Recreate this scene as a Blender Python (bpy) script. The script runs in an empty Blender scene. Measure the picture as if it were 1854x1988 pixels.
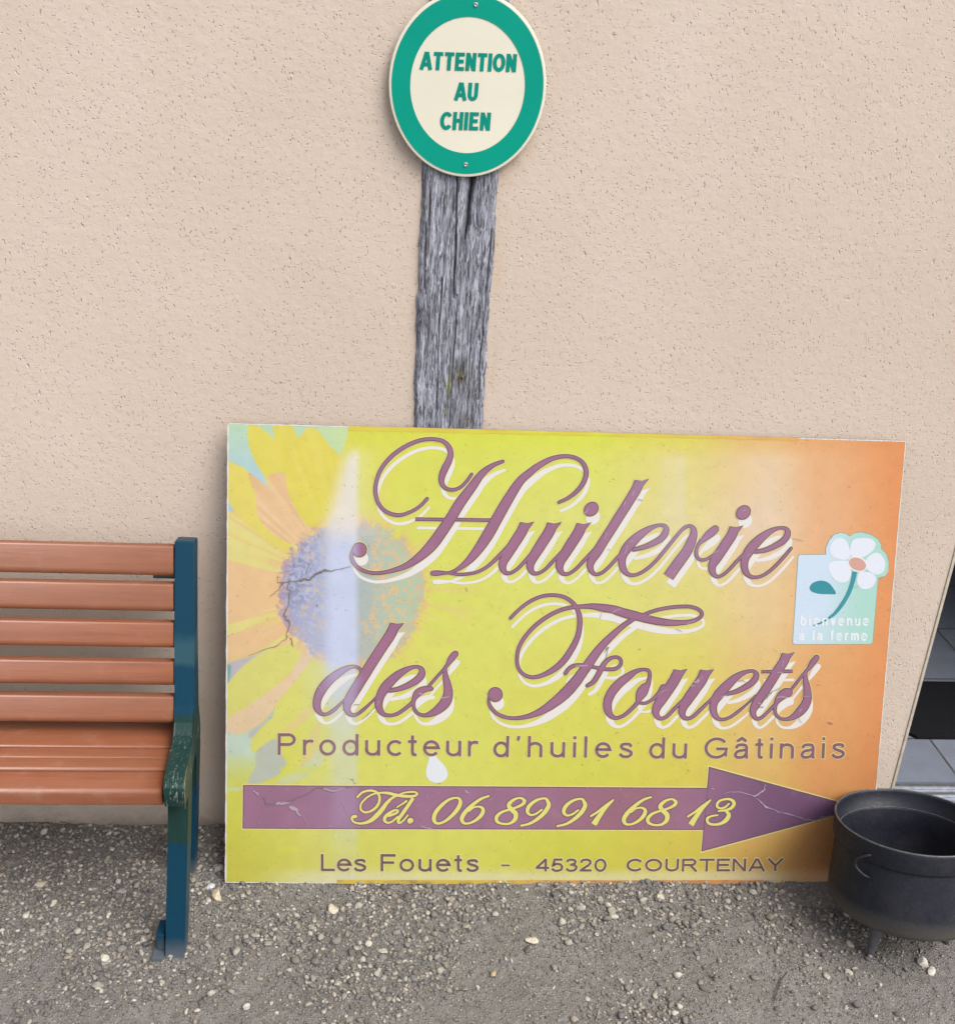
import bpy, bmesh, math, random
import numpy as np
from mathutils import Vector, Matrix, Euler
C = bpy.context.scene.collection
SC = bpy.context.scene
RAD = math.radians
rng = np.random.default_rng(7)
random.seed(7)

# ------------------------------------------------------------------ camera
F_PX, CX, CY, HCAM, DCAM = 2100.0, 927.0, 994.0, 1.75, 2.0491   # picture units: 1854 wide
def cam_rows(pitch, yaw, roll):
    cp, sp, cy, sy = math.cos(pitch), math.sin(pitch), math.cos(yaw), math.sin(yaw)
    f = np.array([sy*cp, cy*cp, -sp]); r = np.array([cy, -sy, 0.0]); d = np.cross(f, r)
    cr, sr = math.cos(roll), math.sin(roll)
    return np.array([cr*r + sr*d, -sr*r + cr*d, f])
RM = cam_rows(RAD(24.2514), RAD(5.3327), RAD(-3.6726))
EYE = np.array([0.0, -DCAM, HCAM])
cam_d = bpy.data.cameras.new('camera'); cam = bpy.data.objects.new('camera', cam_d); C.objects.link(cam)
cam_d.sensor_fit = 'HORIZONTAL'; cam_d.sensor_width = 36.0; cam_d.lens = 36.0*F_PX/1854.0
cam_d.clip_start = 0.05; cam_d.clip_end = 2000.0
cam.matrix_world = Matrix(((RM[0][0], -RM[1][0], -RM[2][0], EYE[0]),
                           (RM[0][1], -RM[1][1], -RM[2][1], EYE[1]),
                           (RM[0][2], -RM[1][2], -RM[2][2], EYE[2]), (0, 0, 0, 1)))
SC.camera = cam

# ------------------------------------------------------------------ light: bright overcast, soft sun from the upper right
SUN = Vector((0.58, -0.64, 1.12)).normalized()
w = bpy.data.worlds.new('World'); SC.world = w; w.use_nodes = True
wn, wl = w.node_tree.nodes, w.node_tree.links
bg = wn['Background']; bg.inputs[1].default_value = 0.12
sky = wn.new('ShaderNodeTexSky'); sky.sky_type = 'NISHITA'; sky.sun_disc = False
sky.sun_elevation = math.asin(SUN.z); sky.sun_rotation = math.atan2(SUN.x, SUN.y)
sky.dust_density = 4.0; sky.air_density = 1.0; sky.ozone_density = 1.0
hs = wn.new('ShaderNodeHueSaturation'); hs.inputs['Saturation'].default_value = 0.35
wl.new(sky.outputs[0], hs.inputs['Color']); wl.new(hs.outputs[0], bg.inputs[0])
sd = bpy.data.lights.new('sun', 'SUN'); sd.energy = 1.5; sd.angle = RAD(38); sd.color = (1.0, 0.96, 0.91)
so = bpy.data.objects.new('sun', sd); C.objects.link(so)
so.rotation_euler = SUN.to_track_quat('Z', 'Y').to_euler(); so.location = (3, -4, 6)
SC.view_settings.view_transform = 'Standard'; SC.view_settings.look = 'None'
SC.view_settings.gamma = 1.0; SC.view_settings.use_curve_mapping = False
SC.view_settings.exposure = 0.97

# ------------------------------------------------------------------ helpers
def tag(o, label=None, cat=None, group=None, kind=None):
    if label: o['label'] = label
    if cat: o['category'] = cat
    if group: o['group'] = group
    if kind: o['kind'] = kind
    return o
def thing(name, loc, label, cat, group=None):
    o = bpy.data.objects.new(name, None); C.objects.link(o); o.location = loc
    o.empty_display_size = 0.1
    return tag(o, label, cat, group)
def link(name, me, m, parent=None):
    o = bpy.data.objects.new(name, me); C.objects.link(o)
    if m: me.materials.append(m)
    if parent is not None:
        o.parent = parent
        o.matrix_parent_inverse = Matrix.Translation(-Vector(parent.location))
    return o
def from_bm(name, bm, m, parent=None, smooth=False):
    me = bpy.data.meshes.new(name)
    bmesh.ops.recalc_face_normals(bm, faces=bm.faces)
    bm.to_mesh(me); bm.free()
    if smooth:
        for p in me.polygons: p.use_smooth = True
    return link(name, me, m, parent)
def from_np(name, V, Fs, m, parent=None, col=None, smooth=False):
    me = bpy.data.meshes.new(name)
    V = np.asarray(V, dtype=np.float32); Fs = np.asarray(Fs, dtype=np.int32)
    n = Fs.shape[1]
    me.vertices.add(len(V)); me.vertices.foreach_set('co', V.ravel())
    me.loops.add(Fs.size); me.loops.foreach_set('vertex_index', Fs.ravel())
    me.polygons.add(len(Fs))
    me.polygons.foreach_set('loop_start', np.arange(0, Fs.size, n, dtype=np.int32))
    me.polygons.foreach_set('loop_total', np.full(len(Fs), n, dtype=np.int32))
    if smooth: me.polygons.foreach_set('use_smooth', np.ones(len(Fs), dtype=bool))
    me.update(calc_edges=True); me.validate()
    if col is not None:
        a = me.color_attributes.new('Col', 'FLOAT_COLOR', 'POINT')
        c4 = np.ones((len(V), 4), dtype=np.float32); c4[:, :3] = col
        a.data.foreach_set('color', c4.ravel())
    return link(name, me, m, parent)
def box(bm, lo, hi, bevel=0.0):
    r = bmesh.ops.create_cube(bm, size=1.0)
    vs = r['verts']
    for v in vs:
        v.co = Vector([lo[i] + (v.co[i] + 0.5)*(hi[i] - lo[i]) for i in range(3)])
    if bevel > 0:
        es = list({e for v in vs for e in v.link_edges})
        bmesh.ops.bevel(bm, geom=es, offset=bevel, segments=2, profile=0.6, affect='EDGES')
def tube(bm, pts, r, seg=10, flat=1.0):
    rings = []
    for i, p in enumerate(pts):
        p = Vector(p)
        a = Vector(pts[max(i-1, 0)]); b = Vector(pts[min(i+1, len(pts)-1)])
        t = (b - a).normalized()
        u = t.cross(Vector((0, 0, 1)))
        if u.length < 1e-3: u = t.cross(Vector((1, 0, 0)))
        u.normalize(); v = t.cross(u)
        rr = r[i] if hasattr(r, '__len__') else r
        rings.append([bm.verts.new(p + rr*(math.cos(2*math.pi*k/seg)*u + flat*math.sin(2*math.pi*k/seg)*v)) for k in range(seg)])
    for i in range(len(rings)-1):
        for k in range(seg):
            bm.faces.new((rings[i][k], rings[i][(k+1) % seg], rings[i+1][(k+1) % seg], rings[i+1][k]))
    bm.faces.new(rings[0][::-1]); bm.faces.new(rings[-1])
def lathe(bm, prof, seg=64, sx=1.0, sy=1.0, close=False):
    rings = []
    for (r, z) in prof:
        if r < 1e-6: rings.append([bm.verts.new((0, 0, z))])
        else: rings.append([bm.verts.new((sx*r*math.cos(2*math.pi*k/seg), sy*r*math.sin(2*math.pi*k/seg), z)) for k in range(seg)])
    for a, b in zip(rings[:-1], rings[1:]):
        for k in range(seg):
            k2 = (k+1) % seg
            if len(a) == 1: bm.faces.new((a[0], b[k], b[k2]))
            elif len(b) == 1: bm.faces.new((a[k], a[k2], b[0]))
            else: bm.faces.new((a[k], a[k2], b[k2], b[k]))
def s2l(c):
    c = np.asarray(c, dtype=np.float64)/255.0
    return np.where(c <= 0.04045, c/12.92, ((c + 0.055)/1.055)**2.4)
def vnoise(x, y, seed=0):                       # smooth value noise on numpy arrays
    x = np.asarray(x, float); y = np.asarray(y, float)
    xi, yi = np.floor(x).astype(np.int64), np.floor(y).astype(np.int64)
    fx, fy = x - xi, y - yi
    fx = fx*fx*(3-2*fx); fy = fy*fy*(3-2*fy)
    def h(a, b):
        n = (a*374761393 + b*668265263 + seed*974711) & 0xffffffff
        n = ((n ^ (n >> 13))*1274126177) & 0xffffffff
        return ((n ^ (n >> 16)) & 0xffff)/65535.0
    return (h(xi, yi)*(1-fx) + h(xi+1, yi)*fx)*(1-fy) + (h(xi, yi+1)*(1-fx) + h(xi+1, yi+1)*fx)*fy
def sstep(a, b, x):
    t = np.clip((x - a)/(b - a), 0, 1); return t*t*(3-2*t)

# ---- materials
class MB:
    def __init__(s, name):
        s.m = bpy.data.materials.new(name); s.m.use_nodes = True
        s.n, s.l = s.m.node_tree.nodes, s.m.node_tree.links
        s.p = s.n['Principled BSDF']
    def node(s, t, **kw):
        nd = s.n.new(t)
        for k, v in kw.items():
            if k.startswith('i_'): nd.inputs[k[2:].replace('_', ' ')].default_value = v
            else: setattr(nd, k, v)
        return nd
    def link(s, a, b): s.l.new(a, b)
    def coords(s, scale=(1, 1, 1), kind='Object'):
        t = s.node('ShaderNodeTexCoord'); mp = s.node('ShaderNodeMapping')
        mp.inputs['Scale'].default_value = scale
        s.link(t.outputs[kind], mp.inputs['Vector']); return mp.outputs[0]
    def noise(s, vec, scale, detail=4.0, rough=0.55, dist=0.0):
        n = s.node('ShaderNodeTexNoise'); n.inputs['Scale'].default_value = scale
        n.inputs['Detail'].default_value = detail; n.inputs['Roughness'].default_value = rough
        n.inputs['Distortion'].default_value = dist
        s.link(vec, n.inputs['Vector']); return n.outputs['Fac']
    def ramp(s, fac, stops, interp='LINEAR'):
        r = s.node('ShaderNodeValToRGB'); r.color_ramp.interpolation = interp
        e = r.color_ramp.elements
        while len(e) < len(stops): e.new(0.5)
        for el, (p, c) in zip(e, stops):
            el.position = p; el.color = (*c, 1) if len(c) == 3 else c
        s.link(fac, r.inputs[0]); return r.outputs[0]
    def mix(s, fac, a, b, mode='MIX'):
        m = s.node('ShaderNodeMix', data_type='RGBA', blend_type=mode)
        for k, v in ((0, fac), (6, a), (7, b)):
            if hasattr(v, 'links') or isinstance(v, bpy.types.NodeSocket): s.link(v, m.inputs[k])
            elif k == 0: m.inputs[0].default_value = v
            else: m.inputs[k].default_value = (*v, 1)
        return m.outputs[2]
    def math(s, op, a, b=0.0, c=None):
        m = s.node('ShaderNodeMath', operation=op)
        for k, v in enumerate((a, b) if c is None else (a, b, c)):
            if isinstance(v, bpy.types.NodeSocket): s.link(v, m.inputs[k])
            else: m.inputs[k].default_value = v
        return m.outputs[0]
    def bump(s, h, strength=0.5, dist=0.002, prev=None):
        b = s.node('ShaderNodeBump'); b.inputs['Strength'].default_value = strength
        b.inputs['Distance'].default_value = dist
        s.link(h, b.inputs['Height'])
        if prev is not None: s.link(prev, b.inputs['Normal'])
        s.link(b.outputs[0], s.p.inputs['Normal']); return b.outputs[0]
    def col(s, v):
        if isinstance(v, bpy.types.NodeSocket): s.link(v, s.p.inputs['Base Color'])
        else: s.p.inputs['Base Color'].default_value = (*v, 1)
    def rough(s, v):
        if isinstance(v, bpy.types.NodeSocket): s.link(v, s.p.inputs['Roughness'])
        else: s.p.inputs['Roughness'].default_value = v
    def attr(s):
        a = s.node('ShaderNodeVertexColor'); a.layer_name = 'Col'; return a.outputs[0]

def bw(v): return (v, v, v)
# rough-cast plaster with short pits
def mat_plaster():
    b = MB('rough plaster'); v = b.coords()
    big = b.noise(v, 1.3, 3); mid = b.noise(v, 9, 4)
    c = b.mix(b.ramp(big, [(0.3, bw(0)), (0.7, bw(1))]), (0.478, 0.397, 0.330), (0.525, 0.446, 0.382))
    c = b.mix(b.ramp(mid, [(0.35, bw(0)), (0.75, bw(0.22))]), c, (0.44, 0.36, 0.29))
    # pits: stretched voronoi cells, only some cells carry one
    wv = b.node('ShaderNodeVectorMath', operation='ADD')
    nz = b.node('ShaderNodeTexNoise'); nz.inputs['Scale'].default_value = 45.0; b.link(v, nz.inputs['Vector'])
    sc = b.node('ShaderNodeVectorMath', operation='SCALE'); sc.inputs['Scale'].default_value = 0.014
    b.link(nz.outputs['Color'], sc.inputs[0]); b.link(v, wv.inputs[0]); b.link(sc.outputs[0], wv.inputs[1])
    def pits(scale, keep, r, stretch):
        mp = b.node('ShaderNodeMapping'); mp.inputs['Scale'].default_value = stretch
        mp.inputs['Rotation'].default_value = (0, RAD(12), 0)
        b.link(wv.outputs[0], mp.inputs['Vector'])
        vo = b.node('ShaderNodeTexVoronoi'); vo.inputs['Scale'].default_value = scale
        b.link(mp.outputs[0], vo.inputs['Vector'])
        sep = b.node('ShaderNodeSeparateColor'); b.link(vo.outputs['Color'], sep.inputs[0])
        k = b.math('GREATER_THAN', sep.outputs[0], keep)
        d = b.ramp(vo.outputs['Distance'], [(r*0.35, bw(1)), (r, bw(0))])
        return b.math('MULTIPLY', d, k)
    p1 = pits(185.0, 0.57, 0.25, (1.0, 1.0, 0.42))
    p2 = pits(265.0, 0.64, 0.27, (0.5, 1.0, 1.0))
    p3 = pits(75.0, 0.90, 0.17, (1.0, 1.0, 0.4))
    pall = b.math('MAXIMUM', b.math('MAXIMUM', p1, p2), p3)
    c = b.mix(b.math('MULTIPLY', pall, b.ramp(b.noise(v, 7, 3), [(0.35, bw(0.05)), (0.65, bw(0.21))])), c, (0.25, 0.185, 0.14))  # pit shade deepened in the colour, the bump alone reads weak
    # rusty runs beside the old post, splash dirt at the foot
    tc = b.node('ShaderNodeTexCoord'); sx = b.node('ShaderNodeSeparateXYZ'); b.link(tc.outputs['Object'], sx.inputs[0])
    near = b.ramp(b.math('ABSOLUTE', b.math('SUBTRACT', sx.outputs[0], 0.192)), [(0.0, bw(1)), (0.014, bw(0.6)), (0.030, bw(0))])
    st = b.noise(b.coords((60, 1, 7)), 1.0, 4)
    up = b.ramp(sx.outputs[2], [(0.30, bw(0)), (0.55, bw(1))])
    rust = b.math('MULTIPLY', b.math('MULTIPLY', near, up), b.ramp(st, [(0.42, bw(0)), (0.72, bw(0.5))]))
    dz_ = b.math('SUBTRACT', sx.outputs[2], 1.545); dx_ = b.math('SUBTRACT', sx.outputs[0], 0.222)
    rr_ = b.math('SQRT', b.math('ADD', b.math('MULTIPLY', dz_, b.math('MULTIPLY', dz_, 0.25)), b.math('MULTIPLY', dx_, dx_)))
    rust = b.math('MAXIMUM', rust, b.math('MULTIPLY', b.ramp(rr_, [(0.0, bw(0.6)), (0.035, bw(0))]), b.ramp(st, [(0.4, bw(0.2)), (0.65, bw(1))])))
    c = b.mix(rust, c, (0.45, 0.30, 0.19))
    foot = b.math('ADD', sx.outputs[2], b.math('MULTIPLY', b.noise(v, 26, 5, 0.7), 0.07))
    c = b.mix(b.ramp(foot, [(0.034, bw(0.8)), (0.062, bw(0.3)), (0.10, bw(0))]), c, (0.23, 0.185, 0.15))
    b.col(c); b.rough(0.92); b.p.inputs['Specular IOR Level'].default_value = 0.2
    h = b.math('ADD', b.math('MULTIPLY', b.noise(v, 60, 6, 0.6), 0.5), b.math('MULTIPLY', b.noise(v, 260, 3), 0.16))
    h = b.math('SUBTRACT', h, b.math('MULTIPLY', pall, 0.55))
    b.bump(h, 0.7, 0.004)
    return b.m
def mat_ground():
    b = MB('packed stony earth'); v = b.coords()
    n1 = b.noise(v, 3.0, 5, 0.6); n2 = b.noise(v, 60, 6, 0.65); n3 = b.noise(v, 330, 4, 0.7)
    c = b.mix(b.ramp(n1, [(0.3, bw(0)), (0.7, bw(1))]), (0.132, 0.127, 0.122), (0.190, 0.182, 0.174))
    c = b.mix(b.ramp(n2, [(0.35, bw(0.75)), (0.6, bw(0))]), c, (0.115, 0.10, 0.088))
    c = b.mix(b.ramp(n3, [(0.52, bw(0)), (0.72, bw(0.8))]), c, (0.36, 0.33, 0.29))
    vo = b.node('ShaderNodeTexVoronoi'); vo.inputs['Scale'].default_value = 190.0; b.link(v, vo.inputs['Vector'])
    sep = b.node('ShaderNodeSeparateColor'); b.link(vo.outputs['Color'], sep.inputs[0])
    keep = b.math('GREATER_THAN', sep.outputs[0], 0.55)
    peb = b.math('MULTIPLY', b.ramp(vo.outputs['Distance'], [(0.25, bw(1)), (0.5, bw(0))]), keep)
    pc = b.mix(sep.outputs[1], (0.13, 0.12, 0.11), (0.40, 0.365, 0.32))
    c = b.mix(b.math('MULTIPLY', peb, 0.8), c, pc)
    b.col(c); b.rough(0.95); b.p.inputs['Specular IOR Level'].default_value = 0.15
    h = b.math('ADD', b.math('MULTIPLY', n2, 0.9), b.math('ADD', b.math('MULTIPLY', n3, 0.4), b.math('MULTIPLY', peb, 0.6)))
    b.bump(h, 0.9, 0.006)
    return b.m
def mat_stone():
    b = MB('limestone chips'); v = b.coords()
    a = b.attr()
    n = b.noise(v, 180, 5, 0.65)
    c = b.mix(b.ramp(n, [(0.35, bw(0.5)), (0.6, bw(0))]), a, (0.14, 0.12, 0.10))
    b.col(c); b.rough(0.9); b.p.inputs['Specular IOR Level'].default_value = 0.2
    b.bump(b.noise(v, 420, 4), 0.5, 0.002)
    return b.m
def mat_wood_old():
    b = MB('weathered grey oak')
    vs = b.coords((1, 1, 0.05)); v = b.coords()
    a = b.attr()
    g1 = b.noise(vs, 120, 6, 0.7, 0.4); g2 = b.noise(b.coords((1, 1, 0.10)), 330, 5, 0.7, 0.8); g3 = b.noise(b.coords((1, 1, 0.22)), 170, 5, 0.7, 1.2)
    c = b.mix(b.ramp(g1, [(0.34, bw(1)), (0.62, bw(0))]), (0.46, 0.475, 0.56), (0.17, 0.175, 0.215))
    c = b.mix(b.ramp(g2, [(0.42, bw(0.95)), (0.54, bw(0))]), c, (0.06, 0.06, 0.068))
    c = b.mix(b.ramp(g3, [(0.55, bw(0)), (0.70, bw(0.8))]), c, (0.64, 0.655, 0.74))
    c = b.mix(1.0, c, a, 'MULTIPLY')
    b.col(c); b.rough(0.9); b.p.inputs['Specular IOR Level'].default_value = 0.2
    h = b.math('ADD', b.math('MULTIPLY', g1, 0.7), b.math('ADD', b.math('MULTIPLY', g2, 0.6), b.math('MULTIPLY', g3, 0.4)))
    b.bump(h, 1.0, 0.006)
    return b.m
def mat_slat():
    b = MB('varnished orange brown wood')
    v = b.coords((0.06, 1, 1))
    oi = b.node('ShaderNodeObjectInfo')
    ad = b.node('ShaderNodeVectorMath', operation='ADD'); b.link(v, ad.inputs[0])
    cmb = b.node('ShaderNodeCombineXYZ'); b.link(b.math('MULTIPLY', oi.outputs['Random'], 9.0), cmb.inputs[0]); b.link(cmb.outputs[0], ad.inputs[1])
    g = b.noise(ad.outputs[0], 60, 6, 0.6, 0.6); g2 = b.noise(ad.outputs[0], 9, 3)
    c = b.mix(b.ramp(g, [(0.35, bw(0)), (0.65, bw(1))]), (0.170, 0.046, 0.014), (0.215, 0.062, 0.020))
    c = b.mix(b.ramp(g2, [(0.4, bw(0)), (0.7, bw(0.5))]), c, (0.186, 0.070, 0.034))
    du = b.noise(b.coords((1, 1, 1)), 22, 5, 0.6)
    c = b.mix(b.ramp(du, [(0.58, bw(0)), (0.78, bw(0.18))]), c, (0.36, 0.27, 0.23))
    b.col(c); b.rough(b.ramp(du, [(0.3, bw(0.46)), (0.7, bw(0.58))]))
    b.p.inputs['Specular IOR Level'].default_value = 1.0; b.p.inputs['IOR'].default_value = 1.55
    gr = b.noise(ad.outputs[0], 190, 5, 0.65, 0.8)
    c = b.mix(b.ramp(gr, [(0.50, bw(0)), (0.70, bw(0.30))]), c, (0.085, 0.024, 0.010)); b.col(c)
    b.bump(b.math('ADD', g, b.math('MULTIPLY', gr, 0.6)), 0.35, 0.001)
    return b.m
def mat_frame():
    b = MB('blue green gloss paint'); v = b.coords()
    tc = b.node('ShaderNodeTexCoord'); sx = b.node('ShaderNodeSeparateXYZ'); b.link(tc.outputs['Object'], sx.inputs[0])
    n = b.noise(v, 35, 4)
    z = b.math('ADD', sx.outputs[2], b.math('MULTIPLY', b.math('SUBTRACT', n, 0.5), 0.02))
    G, B = (0.009, 0.031, 0.027), (0.003, 0.033, 0.061)
    c = b.ramp(z, [(0.0, B), (0.255, B), (0.262, G), (0.458, G), (0.464, B), (0.553, B), (0.566, (0.02, 0.06, 0.08)), (0.60, (0.018, 0.06, 0.085)), (0.625, B), (1.0, B)])
    sc = b.noise(b.coords((3.2, 1.2, 0.55)), 62, 6, 0.72, 1.2)
    sm = b.math('MULTIPLY', b.ramp(sc, [(0.57, bw(0)), (0.63, bw(0.6))]), b.ramp(b.math('ABSOLUTE', b.math('SUBTRACT', sx.outputs[2], 0.398)), [(0.022, bw(1)), (0.045, bw(0.05)), (0.4, bw(0.0))]))
    c = b.mix(sm, c, (0.33, 0.34, 0.31))
    dust = b.ramp(z, [(0.0, bw(0.7)), (0.008, bw(0.4)), (0.05, bw(0))])
    c = b.mix(dust, c, (0.18, 0.17, 0.16))
    b.col(c); b.rough(0.36); b.p.inputs['Specular IOR Level'].default_value = 0.2
    b.bump(b.noise(v, 160, 4), 0.2, 0.001)
    return b.m
def mat_iron():
    b = MB('black cast iron'); v = b.coords()
    n = b.noise(v, 14, 5, 0.6); n2 = b.noise(v, 120, 5, 0.65)
    c = b.mix(b.ramp(n, [(0.35, bw(0)), (0.7, bw(1))]), (0.0080, 0.0094, 0.0165), (0.0135, 0.0152, 0.0235))
    c = b.mix(b.ramp(n2, [(0.6, bw(0)), (0.8, bw(0.55))]), c, (0.048, 0.046, 0.046))
    tc = b.node('ShaderNodeTexCoord'); sx = b.node('ShaderNodeSeparateXYZ'); b.link(tc.outputs['Object'], sx.inputs[0])
    dt = b.node('ShaderNodeVectorMath', operation='DOT_PRODUCT'); b.link(tc.outputs['Object'], dt.inputs[0])
    ax = Vector((-0.027, 0.244, 1.0)).normalized(); dt.inputs[1].default_value = ax
    low = b.math('ADD', b.math('SUBTRACT', dt.outputs['Value'], ax.dot(Vector((1.1235, -0.306, 0.27))) - 0.23), b.math('MULTIPLY', n, 0.02))
    c = b.mix(b.ramp(low, [(0.062, bw(0.85)), (0.098, bw(0))]), c, (0.085, 0.078, 0.066))
    sc_ = b.noise(v, 5.5, 5, 0.7); c = b.mix(b.ramp(sc_, [(0.50, bw(0)), (0.72, bw(0.5))]), c, (0.040, 0.038, 0.036))
    b.col(c); b.rough(b.ramp(n2, [(0.3, bw(0.42)), (0.7, bw(0.62))])); b.p.inputs['Specular IOR Level'].default_value = 0.28
    b.bump(b.math('ADD', n2, b.math('MULTIPLY', b.noise(v, 420, 3), 0.4)), 0.35, 0.0015)
    return b.m
def mat_print(name='printed vinyl', rough=0.3, spec=0.45):
    b = MB(name); v = b.coords()
    a = b.attr()
    n = b.noise(v, 38, 5, 0.6); n2 = b.noise(v, 300, 3)
    c = b.mix(b.ramp(n, [(0.6, bw(0)), (0.85, bw(0.10))]), a, (0.42, 0.36, 0.27))
    c = b.mix(b.ramp(n2, [(0.735, bw(0)), (0.82, bw(0.22))]), c, (0.33, 0.27, 0.15))
    b.col(c); b.rough(b.ramp(n, [(0.3, bw(rough-0.05)), (0.7, bw(rough+0.08))])); b.p.inputs['Specular IOR Level'].default_value = spec
    b.bump(b.noise(v, 5, 2), 0.15, 0.004)
    return b.m
def mat_plain(name, col, rough=0.6, spec=0.4, metal=0.0, nscale=40, var=0.25, bump=0.15):
    b = MB(name); v = b.coords()
    n = b.noise(v, nscale, 5, 0.6)
    d = tuple(x*(1-var) for x in col)
    b.col(b.mix(b.ramp(n, [(0.35, bw(0)), (0.7, bw(1))]), d, col)); b.rough(rough)
    b.p.inputs['Specular IOR Level'].default_value = spec; b.p.inputs['Metallic'].default_value = metal
    b.bump(n, bump, 0.002)
    return b.m
def mat_tile():
    b = MB('grey floor tiles'); v = b.coords()
    mp = b.node('ShaderNodeMapping'); mp.inputs['Rotation'].default_value = (0, 0, 0); b.link(v, mp.inputs['Vector'])
    br = b.node('ShaderNodeTexBrick'); br.offset = 0.0; br.squash = 1.0
    br.inputs['Scale'].default_value = 1.0; br.inputs['Brick Width'].default_value = 0.30; br.inputs['Row Height'].default_value = 0.30
    br.inputs['Mortar Size'].default_value = 0.004; br.inputs['Mortar Smooth'].default_value = 0.2
    br.inputs['Color1'].default_value = (0.165, 0.185, 0.235, 1); br.inputs['Color2'].default_value = (0.145, 0.165, 0.21, 1); br.inputs['Mortar'].default_value = (0.06, 0.06, 0.06, 1)
    b.link(mp.outputs[0], br.inputs['Vector'])
    n = b.noise(v, 18, 6, 0.65)
    c = b.mix(b.ramp(n, [(0.3, bw(0.5)), (0.6, bw(0))]), br.outputs[0], (0.12, 0.12, 0.125))
    sp = b.noise(b.coords((14, 30, 1)), 2.0, 5, 0.6)
    c = b.mix(b.ramp(sp, [(0.66, bw(0)), (0.72, bw(0.7))]), c, (0.05, 0.05, 0.05))
    b.col(c); b.rough(0.3); b.bump(b.math('ADD', n, b.math('MULTIPLY', br.outputs[1], -0.8)), 0.2, 0.002)
    return b.m

# ------------------------------------------------------------------ survey: where the eye's line through a picture point meets the ground or an upright plane
def eye_ray(x, y):
    x = np.asarray(x, float); y = np.asarray(y, float)
    q = np.stack([(x-CX)/F_PX, (y-CY)/F_PX, np.ones_like(x)], -1)
    return q @ RM
def on_ground(x, y, z=0.0):
    d = eye_ray(x, y); t = (z - EYE[2])/d[..., 2]; return EYE + d*t[..., None]
def on_upright(x, y, Y):
    d = eye_ray(x, y); t = (Y - EYE[1])/d[..., 1]; return EYE + d*t[..., None]

# ================================================================== SETTING
M_PLASTER, M_GROUND, M_STONE = mat_plaster(), mat_ground(), mat_stone()
M_TILE = mat_tile()
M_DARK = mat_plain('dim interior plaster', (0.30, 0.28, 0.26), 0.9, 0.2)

# ground: one sheet, fine near the wall, reaching the horizon
def axis(lo, hi, step, far):
    a = list(np.arange(lo, hi + 1e-6, step)); g = step
    x = lo
    left = []
    while x > -far: g *= 1.5; x -= g; left.append(x)
    g = step; x = hi; right = []
    while x < far: g *= 1.5; x += g; right.append(x)
    return np.array(left[::-1] + a + right)
def gz(x, y):
    h = 0.007*(vnoise(x*5, y*5, 1)-0.5) + 0.006*(vnoise(x*22, y*22, 2)-0.5) + 0.004*(vnoise(x*70, y*70, 3)-0.5)
    return h*sstep(3.0, 1.0, np.hypot(x-0.2, y+0.4))
xs, ys = axis(-1.15, 1.65, 0.009, 350.0), axis(-1.15, 0.05, 0.009, 350.0)
GX, GY = np.meshgrid(xs, ys)
V = np.stack([GX, GY, gz(GX, GY) - 0.02*sstep(0.02, 0.3, GY)], -1).reshape(-1, 3)
nx, ny = len(xs), len(ys)
idx = np.arange(nx*ny).reshape(ny, nx)
Fq = np.stack([idx[:-1, :-1], idx[:-1, 1:], idx[1:, 1:], idx[1:, :-1]], -1).reshape(-1, 4)
tag(from_np('ground', V, Fq, M_GROUND, smooth=True), kind='structure')

# the rendered house wall: with its door opening on the right
WALL_R, DOOR_R, DOOR_H, WT = 1.250, 2.25, 2.15, 0.32
house = thing('house_wall', (0, 0, 0), 'beige rough rendered house wall behind the bench, post and advertising board', 'wall')
bm = bmesh.new()
r = 0.012
def wall_block(x0, x1, z0, z1):
    box(bm, (x0, 0.0, z0), (x1, WT, z1))
wall_block(-5.0, WALL_R, -0.1, 3.6); wall_block(DOOR_R, 6.0, -0.1, 3.6); wall_block(WALL_R, DOOR_R, DOOR_H, 3.6)
bmesh.ops.remove_doubles(bm, verts=bm.verts, dist=1e-5)
from_bm('render_coat', bm, M_PLASTER, house)
bm = bmesh.new()          # corner bead of the door opening, a slim pale arris 2 mm proud
box(bm, (WALL_R - 0.005, -0.0025, 0.0), (WALL_R + 0.002, 0.006, DOOR_H), 0.001)
from_bm('corner_bead', bm, mat_plain('pale corner bead', (0.50, 0.44, 0.355), 0.8, 0.2), house)
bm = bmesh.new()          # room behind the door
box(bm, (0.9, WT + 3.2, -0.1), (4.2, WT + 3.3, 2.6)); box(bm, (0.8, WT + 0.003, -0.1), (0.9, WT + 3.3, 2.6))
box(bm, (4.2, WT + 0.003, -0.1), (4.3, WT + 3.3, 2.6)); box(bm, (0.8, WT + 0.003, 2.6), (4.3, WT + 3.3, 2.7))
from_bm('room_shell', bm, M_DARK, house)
bm = bmesh.new(); box(bm, (WALL_R + 0.001, 0.115, -0.02), (DOOR_R - 0.001, WT + 0.002, 0.04)); box(bm, (0.91, WT + 0.002, -0.02), (4.19, WT + 3.19, 0.04))
tag(from_bm('floor', bm, M_TILE), kind='structure')

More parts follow.
